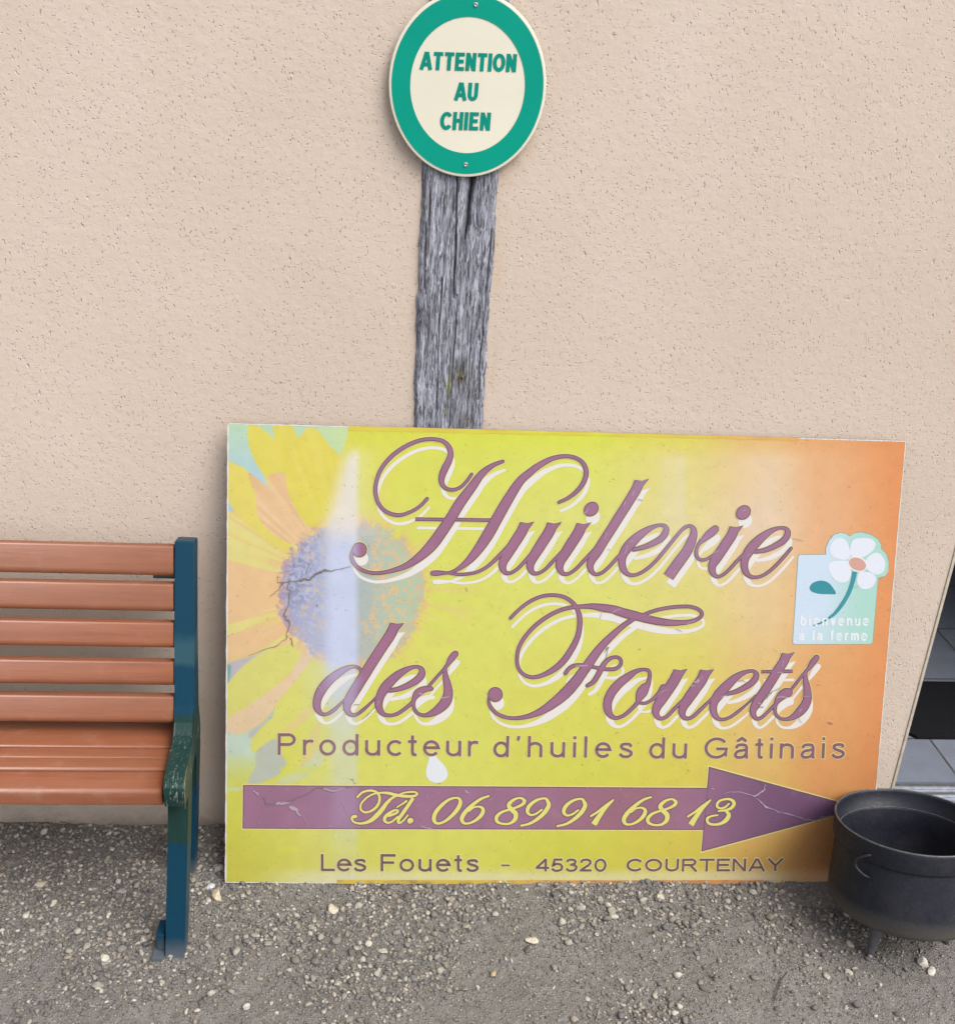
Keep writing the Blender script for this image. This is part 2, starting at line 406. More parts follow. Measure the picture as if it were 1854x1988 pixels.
M_ALU = mat_plain('worn aluminium', (0.62, 0.64, 0.68), 0.32, 0.5, 0.85, 60, 0.3)
sill = thing('door_threshold', (1.75, 0.08, 0.0), 'grey metal door threshold with two bright ridges, behind the cast iron pot', 'threshold')
bm = bmesh.new(); box(bm, (WALL_R + 0.001, 0.035, -0.02), (DOOR_R - 0.001, 0.113, 0.033), 0.003)
from_bm('sill_plate', bm, mat_plain('dull zinc', (0.25, 0.275, 0.33), 0.4, 0.5, 0.3, 30, 0.3), sill)
for y0 in (0.100, 0.068):
    bm = bmesh.new(); box(bm, (WALL_R + 0.001, y0 - 0.006, 0.0331), (DOOR_R - 0.001, y0 + 0.006, 0.041), 0.002)
    from_bm('ridge', bm, M_ALU, sill)
bm = bmesh.new()
pts = [(1.462, 0.297), (2.2, 0.297), (2.2, 0.571), (1.30, 0.571), (1.30, 0.36), (1.43, 0.335)]
top = [bm.verts.new((x, y, 0.050)) for x, y in pts]; bot = [bm.verts.new((x, y, 0.0405)) for x, y in pts]
bm.faces.new(top); bm.faces.new(bot[::-1])
for k in range(len(pts)): bm.faces.new((top[k], bot[k], bot[(k+1) % 6], top[(k+1) % 6]))
tag(from_bm('door_mat', bm, mat_plain('black mat fibre', (0.012, 0.012, 0.015), 0.95, 0.1, 0, 300, 0.5, 0.8)), 'black doormat with a cut corner on the tiled floor inside the doorway', 'doormat')

# ------------------------------------------------------------------ gravel
def unit_ico(sub):
    bm = bmesh.new(); bmesh.ops.create_icosphere(bm, subdivisions=sub, radius=1.0)
    bm.verts.ensure_lookup_table()
    v = np.array([p.co[:] for p in bm.verts]); f = np.array([[q.index for q in p.verts] for p in bm.faces]); bm.free(); return v, f
ICO1, ICO2, ICO3 = unit_ico(1), unit_ico(2), unit_ico(3)
STONE_COLS = s2l([(150,145,138), (168,162,153), (188,181,170), (128,124,119), (140,137,134), (112,109,108), (200,194,183), (160,150,136), (120,119,122)])*0.72
def stone_batch(px, py, size, ico, jag, seed, cols=None, sink=0.25, dim=1.0):
    g = np.random.default_rng(seed); n = len(px)
    v, f = ico; m = len(v)
    R = 1 + jag*(g.random((n, m)) - 0.5)
    sc = np.stack([size*(0.8+0.5*g.random(n)), size*(0.6+0.4*g.random(n)), size*(0.45+0.35*g.random(n))], -1)
    P = v[None]*R[..., None]
    # chop flat facets
    for _ in range(8):
        d = g.normal(size=(n, 3)); d /= np.linalg.norm(d, axis=1)[:, None]
        lim = 0.52 + 0.28*g.random(n)
        dot = np.einsum('nmk,nk->nm', P, d); ex = np.maximum(dot - lim[:, None], 0)
        P = P - ex[..., None]*d[:, None]
    P = P*sc[:, None]
    a = g.random(n)*2*math.pi; t = (g.random(n)-0.5)*0.7
    ca, sa, ct, st = np.cos(a), np.sin(a), np.cos(t), np.sin(t)
    Y, Z = P[..., 1]*ct[:, None] - P[..., 2]*st[:, None], P[..., 1]*st[:, None] + P[..., 2]*ct[:, None]
    X = P[..., 0]*ca[:, None] - Y*sa[:, None]; Y2 = P[..., 0]*sa[:, None] + Y*ca[:, None]
    zc = gz(px, py) + sc[:, 2]*(1 - 2*sink)
    V = np.stack([X + px[:, None], Y2 + py[:, None], Z + zc[:, None]], -1).reshape(-1, 3)
    F = (f[None] + (np.arange(n)*m)[:, None, None]).reshape(-1, 3)
    if cols is None:
        cols = STONE_COLS[g.integers(0, len(STONE_COLS), n)]*(dim*(0.70 + 0.45*g.random(n)))[:, None]
    return V, F, np.repeat(cols, m, axis=0)
def density(x, y):        # stonier along the wall foot and in patches, worn smooth towards the yard
    d = 0.10 + 0.75*sstep(-0.62, -0.15, y) + 0.55*sstep(0.48, 0.72, vnoise(x*3.2, y*3.2, 5))
    d = d + 0.9*np.exp(-(((x-0.20)/0.20)**2 + ((y+0.285)/0.06)**2)) + 0.5*sstep(-0.30, -0.6, x)*sstep(-0.55, -0.3, y)
    return d*(0.25 + 1.15*sstep(0.25, 0.75, vnoise(x*9, y*9, 6)))
def scatter(n, seed, pw=1.0):
    g = np.random.default_rng(seed); X = g.uniform(-1.1, 1.6, n); Y = g.uniform(-0.80, 0.005, n)
    k = g.random(n) < np.clip(density(X, Y), 0, 1.2)**pw/1.2
    k &= ~((Y > -0.004))
    return X[k], Y[k]
VV, FF, CC, off = [], [], [], 0
def push(b):
    global off
    VV.append(b[0]); FF.append(b[1] + off); CC.append(b[2]); off += len(b[0])
g = np.random.default_rng(21)
X, Y = scatter(60000, 11, 0.7); push(stone_batch(X, Y, 0.0013 + 0.0022*g.random(len(X))**1.6, ICO1, 0.7, 31, None, 0.25, 0.80))
X, Y = scatter(27000, 12, 1.15); push(stone_batch(X, Y, 0.0028 + 0.0034*g.random(len(X))**1.8, ICO2, 0.32, 32))
X, Y = scatter(3600, 13, 1.8); push(stone_batch(X, Y, 0.0055 + 0.0050*g.random(len(X))**2, ICO2, 0.24, 33, None, 0.14))
tag(from_np('gravel', np.concatenate(VV), np.concatenate(FF), M_STONE, col=np.concatenate(CC)), kind='stuff')

# the larger stones one can pick out
def stone(px, py, w_px, col, label, seed, flat=1.0):
    p = on_ground(px, py); sz = w_px*0.00088*0.5
    v, f, c = stone_batch(np.zeros(1), np.zeros(1), np.array([sz]), ICO3, 0.10, seed, s2l(np.array([col]))*0.82, 0.2)
    v = v - np.array([0, 0, gz(np.zeros(1), np.zeros(1))[0]])
    v[:, 2] *= flat
    o = from_np('stone', v, f, M_STONE, col=c)
    o.location = (p[0], p[1], float(gz(np.array([p[0]]), np.array([p[1]]))[0]) - 0.001)
    tag(o, label, 'stone')
stone(203, 1863, 26, (205,200,186), 'pale oval stone lying alone to the left of the bench leg foot', 3)
stone(52, 1778, 22, (206,200,190), 'pale pointed stone under the bench near the left edge', 5)
stone(80, 1716, 34, (188,176,156), 'tan flat stone under the bench at the left edge', 8, 0.7)
stone(410, 1722, 24, (206,208,214), 'bluish white angular stone between the bench leg and the board corner', 9)
stone(421, 1742, 34, (206,192,166), 'cream broken stone just in front of the board corner by the bench', 13)
stone(1032, 1831, 32, (208,198,178), 'largest cream stone lying alone in front of the middle of the advertising board', 17)
stone(1281, 1746, 25, (200,192,178), 'rounded pale stone close below the word courtenay on the board', 19)
stone(1792, 1872, 36, (206,200,192), 'larger of the two whitish stones in front of the cast iron pot', 23)
stone(1808, 1888, 28, (214,209,200), 'smaller flat one of the two whitish stones in front of the pot', 25, 0.6)
stone(647, 1768, 36, (196,186,168), 'tan stone in front of the left part of the advertising board', 27)
stone(742, 1849, 26, (176,168,156), 'grey stone on bare earth right of the bench leg', 29)
stone(479, 1957, 20, (202,197,188), 'small whitish stone near the lower picture edge right of the bench foot', 31)
stone(280, 1829, 24, (186,182,174), 'grey stone close to the left of the bench leg foot', 33)
stone(1647, 1889, 20, (190,184,170), 'pale stone in front of the iron pot leg', 35)
stone(1370, 1924, 30, (112,108,104), 'flat dark grey stone right of the middle near the bottom', 37, 0.5)
stone(973, 1869, 20, (104,106,118), 'blue grey dark stone below the largest cream stone', 39)
stone(957, 1891, 18, (186,164,138), 'tan brown small stone beside the blue grey dark stone', 41)
def twig(pts, r, label):
    P = [on_ground(a, b_) for a, b_ in pts]
    c = P[0]; bm = bmesh.new()
    tube(bm, [(p[0]-c[0], p[1]-c[1], 0.006 + 0.002*math.sin(3*i)) for i, p in enumerate(P)], [r*(1-0.5*i/len(P)) for i in range(len(P))], 7)
    o = from_bm('twig', bm, mat_plain('dry bark', (0.075, 0.06, 0.05), 0.9, 0.1), None, True); o.location = (c[0], c[1], 0)
    tag(o, label, 'twig')
twig([(1502, 1948), (1508, 1925), (1514, 1908), (1527, 1893)], 0.0014, 'thin dark curved twig lying on the earth near the bottom')
twig([(1072, 1722), (1090, 1737), (1108, 1752)], 0.0011, 'short straight dark twig just below the board')
twig([(70, 1583), (95, 1590), (120, 1600), (150, 1607)], 0.0011, 'brown dry stem lying against the wall foot behind the bench')

def weed(px, py, n, L, label, seed):
    c = on_ground(px, py); g_ = np.random.default_rng(seed); bm = bmesh.new()
    for i in range(n):
        a = g_.uniform(0, 6.28); l = L*g_.uniform(.5, 1.0); t = g_.uniform(.3, 1.1); w_ = 0.0011
        d = Vector((math.cos(a), math.sin(a), 0)); s_ = Vector((-d.y, d.x, 0)); P = [d*(l*u*math.sin(t*u)) + Vector((0, 0, l*u*math.cos(t*u))) for u in (0, .35, .7, 1)]
        V_ = [(bm.verts.new(p + s_*w_*k), bm.verts.new(p - s_*w_*k)) for p, k in zip(P, (.7, 1, .7, .1))]
        for a_, b_ in zip(V_[:-1], V_[1:]): bm.faces.new((a_[0], a_[1], b_[1], b_[0]))
    o = from_bm('weed', bm, mat_plain('dusty green leaf', (0.10, 0.115, 0.045), 0.7, 0.3)); o.location = (c[0], c[1], float(gz(np.array([c[0]]), np.array([c[1]]))[0]))
    tag(o, label, 'weed')
weed(1266, 1818, 9, 0.016, 'tiny yellowish weed sprouting from the gravel below the word courtenay', 5)
weed(1382, 1903, 14, 0.018, 'small green weed tuft growing beside the flat dark grey stone', 6)

# ================================================================== weathered post
PY = -0.009
def P_post(zx, zy): return on_upright((900+zx/3.0125)*0.80017, (400+zy/3.0125)*0.80017, PY)
PX0, PX1, PZ0, PZ1 = 0.051, 0.189, -0.02, 2.35
nxp, nzp = 93, 1500
U, W_ = np.meshgrid(np.linspace(0, 1, nxp), np.linspace(PZ0, PZ1, nzp))
eL = PX0 + 0.004*(vnoise(W_*9, W_*0, 41)-0.5) + 0.004*(vnoise(W_*45, W_*0, 42)-0.5) + 0.002*(vnoise(W_*160, W_*0+3, 42)-0.5)
eR = PX1 + 0.004*(vnoise(W_*8, W_*0, 43)-0.5) + 0.004*(vnoise(W_*50, W_*0, 44)-0.5) + 0.002*(vnoise(W_*150, W_*0+5, 44)-0.5)
XX = eL + (eR-eL)*U
gr = 0.55*vnoise(XX*210 + 1.2*vnoise(XX*30, W_*6, 50), W_*14, 45) + 0.45*vnoise(XX*420, W_*40, 46) 
dep = 0.0042*(gr-0.5) + 0.004*(vnoise(XX*40, W_*3, 47)-0.5)
edge = np.minimum(U, 1-U)
dep = dep - 0.008*(1 - sstep(0.0, 0.06, edge))**2
tone = 0.70 + 0.5*gr
tint = np.ones(XX.shape + (3,))
def crack(pts, wid, depth, dark):
    global dep, tone
    q = np.array([P_post(a, b_) for a, b_ in pts]); zz, xx = q[:, 2][::-1], q[:, 0][::-1]
    wv = np.array(wid[::-1]) if hasattr(wid, '__len__') else np.full(len(pts), wid)
    cx = np.interp(W_, zz, xx) + 0.0012*(vnoise(W_*60, W_*0, 51)-0.5); ww = np.interp(W_, zz, wv)
    on = ((W_ > zz[0]-0.004) & (W_ < zz[-1]+0.004)).astype(float)
    k = np.exp(-((XX-cx)/ww)**2)*on
    dep = dep - depth*k; tone = tone*(1 - dark*k)
crack([(742, -400), (740, 100), (715, 300), (708, 430), (690, 530)], [0.0042, 0.0040, 0.0032, 0.0036, 0.0010], 0.016, 0.975)
crack([(690, 530), (688, 700)], 0.0010, 0.004, 0.5)
crack([(634, -300), (630, 110), (622, 500), (612, 760), (603, 960)], [0.0012, 0.0013, 0.0014, 0.0020, 0.0010], 0.007, 0.75)
crack([(630, 960), (622, 1160), (600, 1420), (575, 1900)], 0.0010, 0.004, 0.55)
crack([(522, 840), (500, 1150), (488, 1450), (480, 1780)], 0.0011, 0.005, 0.6)
crack([(880, 480), (845, 900), (815, 1250), (795, 1420), (785, 1700)], 0.0010, 0.005, 0.6)
crack([(400, 430), (392, 760), (398, 930)], 0.0010, 0.004, 0.55)
crack([(440, 90), (425, 430)], 0.0009, 0.003, 0.4); crack([(780, 120), (770, 420)], 0.0009, 0.003, 0.4)
crack([(745, 1050), (720, 1400), (700, 1900)], 0.0009, 0.003, 0.45)
def patch(zx, zy, rx, rz, colr, amt):
    global tint, tone
    p = P_post(zx, zy)
    n_ = 0.5*(vnoise(XX*120, W_*60, 61)-0.5)
    k = sstep(1.25, 0.45, np.hypot((XX-p[0])/rx, (W_-p[2])/rz) + n_)*amt
    tint = tint*(1-k[..., None]) + np.array(colr)*k[..., None]
patch(410, 590, 0.006, 0.018, (0.40, 0.36, 0.32), 0.9); patch(425, 250, 0.006, 0.03, (0.6, 0.58, 0.55), 0.8)
patch(395, 1110, 0.010, 0.032, (0.55, 0.53, 0.5), 0.9); patch(660, 1500, 0.028, 0.035, (0.50, 0.50, 0.44), 0.75)
patch(572, 1610, 0.0065, 0.026, (0.95, 0.95, 0.45), 0.95); patch(548, 1800, 0.006, 0.016, (0.85, 0.85, 0.50), 0.7)
patch(655, 1530, 0.009, 0.016, (0.80, 0.72, 0.40), 0.8); patch(668, 1575, 0.009, 0.010, (0.75, 0.55, 0.42), 0.8)
patch(720, 1640, 0.022, 0.03, (0.62, 0.62, 0.56), 0.8); patch(700, 1860, 0.02, 0.018, (0.62, 0.55, 0.45), 0.8)
patch(663, 1560, 0.0028, 0.0036, (0.06, 0.05, 0.05), 1.0)
dep = np.minimum(-dep, 0.0065)      # never as deep as the wall face
V = np.stack([XX, PY + dep, W_], -1).reshape(-1, 3)
col = (tint*tone[..., None]).reshape(-1, 3)
idx = np.arange(nxp*nzp).reshape(nzp, nxp)
Fq = [np.stack([idx[:-1, :-1], idx[:-1, 1:], idx[1:, 1:], idx[1:, :-1]], -1).reshape(-1, 4)]
nb = len(V)
side = np.concatenate([np.stack([eL[:, 0], np.full(nzp, 0.02), W_[:, 0]], -1), np.stack([eR[:, 0], np.full(nzp, 0.02), W_[:, 0]], -1)])
V = np.concatenate([V, side]); col = np.concatenate([col, np.full((2*nzp, 3), 0.55)])
il, ir = nb + np.arange(nzp), nb + nzp + np.arange(nzp)
Fq.append(np.stack([il[:-1], idx[:-1, 0], idx[1:, 0], il[1:]], -1)); Fq.append(np.stack([idx[:-1, -1], ir[:-1], ir[1:], idx[1:, -1]], -1))
post = from_np('wooden_post', V, np.concatenate(Fq), mat_wood_old(), col=col, smooth=True)
tag(post, 'weathered grey cracked timber post set against the rendered wall', 'post')

# ================================================================== text helper (built-in outline font, turned into mesh)
def text_mesh(s, spacing=1.0, offset=0.0):
    cu = bpy.data.curves.new('lettering', 'FONT'); cu.body = s; cu.size = 1.0; cu.space_character = spacing; cu.offset = offset
    cu.resolution_u = 6
    o = bpy.data.objects.new('lettering', cu); C.objects.link(o)
    dg = bpy.context.evaluated_depsgraph_get(); dg.update()
    me = o.evaluated_get(dg).to_mesh()
    v = np.array([p.co[:2] for p in me.vertices]); f = [list(p.vertices) for p in me.polygons]
    o.evaluated_get(dg).to_mesh_clear(); bpy.data.objects.remove(o); bpy.data.curves.remove(cu)
    return v, f
CAP = None
def fit_text(s, xl, yl, xr, yr, h, slant=(0, -1), aspect=None, offset=0.0):
    """word s laid between picture points (xl,yl)-(xr,yr) on its baseline, capitals h tall; returns 2-D points and faces"""
    global CAP
    if CAP is None:
        hv, _ = text_mesh('H'); CAP = hv[:, 1].max()
    sp = 1.0
    if aspect is not None:
        a = text_mesh(s, 1.0, offset)[0]; b = text_mesh(s, 1.5, offset)[0]
        wa, wb = np.ptp(a[:, 0]), np.ptp(b[:, 0]); target = (xr-xl)/(h/CAP*aspect)
        sp = 1.0 + 0.5*(target-wa)/(wb-wa)
    v, f = text_mesh(s, sp, offset)
    t = (v[:, 0]-v[:, 0].min())/np.ptp(v[:, 0]); hh = v[:, 1]/CAP*h
    return np.stack([xl + (xr-xl)*t + slant[0]*hh, yl + (yr-yl)*t + slant[1]*hh], -1), f
def ngon_mesh(name, V, F, m, parent, col=None):
    bm = bmesh.new(); vs = [bm.verts.new(tuple(p)) for p in V]
    for f in F:
        try: bm.faces.new([vs[i] for i in f])
        except ValueError: pass
    bmesh.ops.triangulate(bm, faces=[f for f in bm.faces if len(f.verts) > 4])
    me = bpy.data.meshes.new(name); bm.to_mesh(me); bm.free()
    if col is not None:
        a = me.color_attributes.new('Col', 'FLOAT_COLOR', 'POINT')
        c4 = np.ones((len(me.vertices), 4), dtype=np.float32); c4[:, :3] = col
        a.data.foreach_set('color', c4.ravel())
    return link(name, me, m, parent)


# ---- plain sans lettering drawn with strokes (cap height 1, baseline 0)
def arc_(cx, cy, rx, ry, a0, a1, n=18):
    return [(cx + rx*math.cos(RAD(a0 + (a1-a0)*i/n)), cy + ry*math.sin(RAD(a0 + (a1-a0)*i/n))) for i in range(n+1)]
def cv_(P, n=6): return [tuple(q) for q in smooth_open(P, n)]
def smooth_open(P, n):
    P = np.array(P, float); Q_ = np.vstack([2*P[0]-P[1], P, 2*P[-1]-P[-2]]); out = []
    for i in range(1, len(Q_)-2):
        a, b_, c, d = Q_[i-1:i+3]
        for k in range(n):
            t = k/n; out.append(0.5*(2*b_ + (c-a)*t + (2*a-5*b_+4*c-d)*t*t + (3*b_-a-3*c+d)*t**3))
    out.append(P[-1]); return out
def G_(h=0.06):
    X = 0.72
    a_ = [cv_([(.07,.50),(.13,.62),(.27,X-h),(.41,.63),(.46,.52)]) + [(.46,.12),(.50,0)], cv_([(.46,.42),(.28,.385),(.13,.33),(.06,.20),(.11,.075),(.24,h-.01),(.37,.10),(.46,.24)])]
    g = dict(
     P=(.66,[[(h,1),(h,0)],[(h,1-h),(.36,1-h)]+arc_(.37,.71,.21,.23,90,-90)+[(.36,.48),(h,.48)]]), r=(.36,[[(h,X),(h,0)],cv_([(h,.42),(.10,.56),(.19,.645),(.28,.66),(.36,.63)])]),
     o=(.58,[arc_(.29,.36,.235,.31,0,360,36)]), d=(.57,[arc_(.285,.36,.225,.31,0,360,36),[(.51,1),(.51,0)]]),
     u=(.54,[[(h,X),(h,.27)]+arc_(.265,.27,.205,.215,180,350,16),[(.48,X),(.48,0)]]), c=(.53,[arc_(.30,.36,.24,.31,42,318,30)]),
     t=(.30,[[(.15,.95),(.15,.17)]+cv_([(.15,.17),(.18,.07),(.29,.05)]),[(0,.665),(.29,.665)]]), e=(.58,[[(h,.385),(.525,.385)]+arc_(.29,.36,.235,.31,5,322,32)]),
     h=(.54,[[(h,1),(h,0)],[(h,.40)]+arc_(.27,.45,.21,.21,175,0,16)+[(.48,0)]]), n=(.54,[[(h,X),(h,0)],[(h,.40)]+arc_(.27,.45,.21,.21,175,0,16)+[(.48,0)]]),
     i=(2*h,[[(h,X),(h,0)],[(h,1),(h,.87)]]), l=(2*h,[[(h,1),(h,0)]]), s=(.50,[cv_([(.445,.53),(.38,.64),(.25,X-h),(.12,.62),(.09,.52),(.16,.43),(.33,.355),(.435,.27),(.435,.15),(.34,.065),(.24,.05),(.12,.09),(.05,.20)])]),
     a=(.54,a_), G=(.86,[arc_(.45,.5,.385,.44,38,325,36)+[(.80,.20),(.80,.46)],[(.45,.46),(.86,.46)]]), L=(.56,[[(h,1),(h,0)],[(h,h),(.56,h)]]),
     F=(.60,[[(h,1),(h,0)],[(h,1-h),(.60,1-h)],[(h,.51),(.54,.51)]]), E=(.64,[[(h,1),(h,0)],[(h,1-h),(.63,1-h)],[(h,.51),(.58,.51)],[(h,h),(.64,h)]]),
     T=(.68,[[(.34,1),(.34,0)],[(0,1-h),(.68,1-h)]]), N=(.68,[[(h,1),(h,0)],[(.68-h,1),(.68-h,0)],[(h+.005,.97),(.675-h,.03)]]), I=(2*h,[[(h,1),(h,0)]]),
     A=(.76,[[(.05,0),(.36,.99)],[(.71,0),(.40,.99)],[(.17,.30),(.59,.30)]]), O=(.84,[arc_(.42,.5,.42-h,.5-h,0,360,40)]), C=(.76,[arc_(.42,.5,.42-h,.5-h,38,322,34)]),
     U=(.68,[[(h,1),(h,.35)]+arc_(.34,.35,.34-h,.35-h,180,360,20)+[(.68-h,1)]]), H=(.68,[[(h,1),(h,0)],[(.68-h,1),(.68-h,0)],[(h,.52),(.68-h,.52)]]), Y=(.76,[[(.05,1),(.38,.44)],[(.71,1),(.38,.44)],[(.38,.47),(.38,0)]]),
     R=(.74,[[(h,1),(h,0)],[(h,1-h),(.42,1-h)]+arc_(.43,.72,.20,.22,90,-90)+[(.42,.50),(h,.50)],[(.40,.50),(.70,0)]]))
    for q_ in 'bvmf': g[q_] = None
    g['b'] = (.57,[arc_(.285,.36,.225,.31,0,360,36),[(h,1),(h,0)]]); g['v'] = (.54,[[(h,X),(.27,.02)],[(.48,X),(.27,.02)]]); g['f'] = (.32,[[(.14,0),(.14,.80)]+cv_([(.14,.80),(.18,.92),(.32,.94)]),[(0,.665),(.29,.665)]])
    g['m'] = (.80,[[(h,X),(h,0)],[(h,.40)]+arc_(.23,.48,.17,.18,175,0,12)+[(.40,0)],[(.40,.40)]+arc_(.57,.48,.17,.18,175,0,12)+[(.74,0)]])
    for q_ in 'il': g[q_] = (2*h, g[q_][1])
    g['-'] = (.30,[[(0,.36),(.30,.36)]]); g["'"] = (.12,[[(h,1.0),(h,.90),(.03,.79)]])
    g['â'] = (.54, a_ + [[(.10,.82),(.27,.97),(.44,.82)]])
    g['4'] = (.58,[[(.43,0),(.43,1)],[(.43,.97),(.03,.29)],[(.0,.285),(.58,.285)]]); g['0'] = (.56,[arc_(.28,.5,.22,.44,0,360,36)])
    g['5'] = (.56,[[(.50,.94),(.16,.94),(.09,.47)]+cv_([(.09,.47),(.26,.60),(.42,.55),(.495,.38),(.46,.16),(.32,.06),(.17,.07),(.05,.22)])])
    g['3'] = (.55,[cv_([(.06,.76),(.12,.89),(.26,.94),(.40,.88),(.44,.74),(.38,.60),(.22,.54)]),cv_([(.22,.54),(.40,.50),(.49,.33),(.43,.13),(.27,.06),(.13,.10),(.05,.24)])])
    g['2'] = (.56,[cv_([(.06,.70),(.12,.88),(.28,.94),(.43,.87),(.475,.70),(.40,.52),(.22,.30),(.06,.09)])+[(.06,.06)],[(.03,h),(.53,h)]])
    return g
def stroke_text(s, xl, yl, xr, yr, h, sl=0.0, wide=1.0, hw=0.06, wx=None):
    """glyph strokes of s as ribbons [(x, y, width)...] between two baseline points"""
    g = G_(hw); adv = [g[c][0] if c != ' ' else 0.28 for c in s]; L = math.hypot(xr-xl, yr-yl)
    gap = (L/(h*wide) - sum(adv))/max(len(s)-1, 1); x = 0.0; out = []
    for c, a in zip(s, adv):
        if c != ' ':
            out.append([])
            for st in g[c][1]:
                st = np.array(st, float); st[:, 0] = (st[:, 0] + x)*wide*h/L
                out[-1].append(np.stack([xl + (xr-xl)*st[:, 0] + sl*st[:, 1]*h, yl + (yr-yl)*st[:, 0] - st[:, 1]*h, np.full(len(st), 2*hw*h*(wx or 1.0))], -1))
        x += a + gap
    return out
def poly_ribbon(P, grow=0.0):
    P = np.asarray(P, float); keep = [0] + [i for i in range(1, len(P)) if np.hypot(*(P[i, :2]-P[i-1, :2])) > 1e-4]; P = P[keep]
    xy = P[:, :2].copy(); w_ = P[:, 2]*0.5 + grow; m = len(xy); d = np.diff(xy, axis=0); d /= np.linalg.norm(d, axis=1)[:, None]
    closed = np.hypot(*(xy[0]-xy[-1])) < 1e-3
    if not closed: xy[0] -= d[0]*grow; xy[-1] += d[-1]*grow
    din = np.vstack([d[-1:] if closed else d[:1], d]); dout = np.vstack([d, d[:1] if closed else d[-1:]])
    n0 = np.stack([-din[:, 1], din[:, 0]], -1); n1 = np.stack([-dout[:, 1], dout[:, 0]], -1); nn = n0 + n1
    nn /= np.maximum(np.linalg.norm(nn, axis=1), 1e-6)[:, None]; k = 1/np.clip((nn*n1).sum(1), 0.45, 1)
    V = np.concatenate([xy + nn*(w_*k)[:, None], xy - nn*(w_*k)[:, None]])
    return V, [[i, m+i, m+i+1, i+1] for i in range(m-1)]

# ================================================================== round dog warning sign
DX, DZ, DY = 0.1245, 1.6495, -0.0165
disc = thing('warning_sign', (DX, DY, DZ), 'round green and cream beware of the dog sign screwed to the weathered post', 'sign')
M_CREAM = mat_plain('cream sign plastic', (0.615, 0.590, 0.485), 0.45, 0.25, 0, 8, 0.05, 0.05)
M_GREEN = mat_plain('green sign print', (0.0, 0.255, 0.185), 0.5, 0.12, 0, 8, 0.08, 0.05)
M_GREEN2 = mat_plain('dark green sign print', (0.0, 0.215, 0.16), 0.5, 0.12, 0, 8, 0.08, 0.05)
def disc_part(name, prof, m, y, sx, sz):
    bm = bmesh.new(); lathe(bm, prof, 128)
    for v in bm.verts: v.co = Vector((DX + v.co.x*sx, y - v.co.z, DZ + v.co.y*sz))
    return from_bm(name, bm, m, disc, False)
disc_part('plate', [(0, -0.006), (0.98, -0.006), (1.0, -0.004), (1.0, 0.0015), (0.992, 0.003), (0.975, 0.0034), (0, 0.0034)], M_CREAM, DY, 0.1382, 0.1528)
disc_part('green_ring', [(0.728, 0.0037), (0.728, 0.0041), (0.963, 0.0041), (0.963, 0.0037)], M_GREEN, DY, 0.1382, 0.1528)
def disc_text(s, xl, yl, xr, yr, h):
    Z = lambda a, b_: ((900+a/3.708)*0.80017, (b_/3.708)*0.80017)
    for gi, glyph in enumerate(stroke_text(s, xl, yl, xr, yr, h, 0.075, 0.76, 0.105, 1.0)):
        V, F, n = [], [], 0
        for P in glyph:
            v, f = poly_ribbon(P); q = np.array([on_upright(*Z(a, b_), DY-0.0042 - 0.00001*len(V)) for a, b_ in v]); V.append(q); F += [[i+n for i in r_] for r_ in f]; n += len(v)
        ngon_mesh('letter', np.concatenate(V), F, M_GREEN2, disc)
disc_text('ATTENTION', 446, 622, 1300, 645, 163); disc_text('AU', 756, 899, 955, 905, 163); disc_text('CHIEN', 622, 1164, 1066, 1171, 163)
M_SCREW = mat_plain('screw steel', (0.42, 0.42, 0.40), 0.4, 0.5, 0.7)
for sx_, sy_ in ((943, 38), (852, 1478)):
    p = on_upright((900+sx_/3.708)*0.80017, sy_/3.708*0.80017, DY-0.004)
    bm = bmesh.new()
    lathe(bm, [(0, 0.0006), (0.0016, 0.0004), (0.0019, 0.0019), (0.0033, 0.0017), (0.0041, 0.0004), (0.0041, -0.002)], 20)
    for v in bm.verts: v.co = Vector((p[0] + v.co.x, DY - 0.0041 - v.co.z, p[2] + v.co.y))
    from_bm('screw', bm, M_SCREW, disc, True)

# ================================================================== park bench
bench = thing('park_bench', (-1.1, -0.25, 0.0), 'slatted orange brown wooden bench with blue green metal end frames', 'bench')
M_SLAT, M_FRAME = mat_slat(), mat_frame()
BX0, BX1 = -1.83, -0.409
def slat(name, yz_front_top, yz_front_bot, th, rad, ext=0.0, down=False):
    (y0, z0), (y1, z1) = yz_front_top, yz_front_bot
    d = Vector((y1-y0, z1-z0)); L = d.length; d.normalize(); n = Vector((-d.y, d.x)) if -d.y > 0 else Vector((d.y, -d.x))
    # n points to +y (back)
    if n.x < 0: n = -n
    if down and n.y > 0: n = -n
    prof = []
    for (a, b_, s0, rad) in ((0, 0, 180, rad*0.45), (L, 0, 270, min(rad*1.5, 0.0145)), (L, th, 0, rad*0.8), (0, th, 90, rad*0.5)):
        cx = min(max(a, rad), L-rad); cy = min(max(b_, rad), th-rad)
        for k in range(6):
            ang = RAD(s0 + k*18)
            prof.append((cx + rad*math.cos(ang), cy + rad*math.sin(ang)))
    bm = bmesh.new(); rings = []
    for x in (BX0, BX1 - 0.0015 + ext):
        rings.append([bm.verts.new((x, y0 + d.x*a + n.x*b_, z0 + d.y*a + n.y*b_)) for a, b_ in prof])
    m = len(prof)
    for k in range(m): bm.faces.new((rings[0][k], rings[0][(k+1) % m], rings[1][(k+1) % m], rings[1][k]))
    bm.faces.new(rings[0]); bm.faces.new(rings[1])
    o = from_bm(name, bm, M_SLAT, bench)
    for p in o.data.polygons: p.use_smooth = len(p.vertices) == 4
    return o
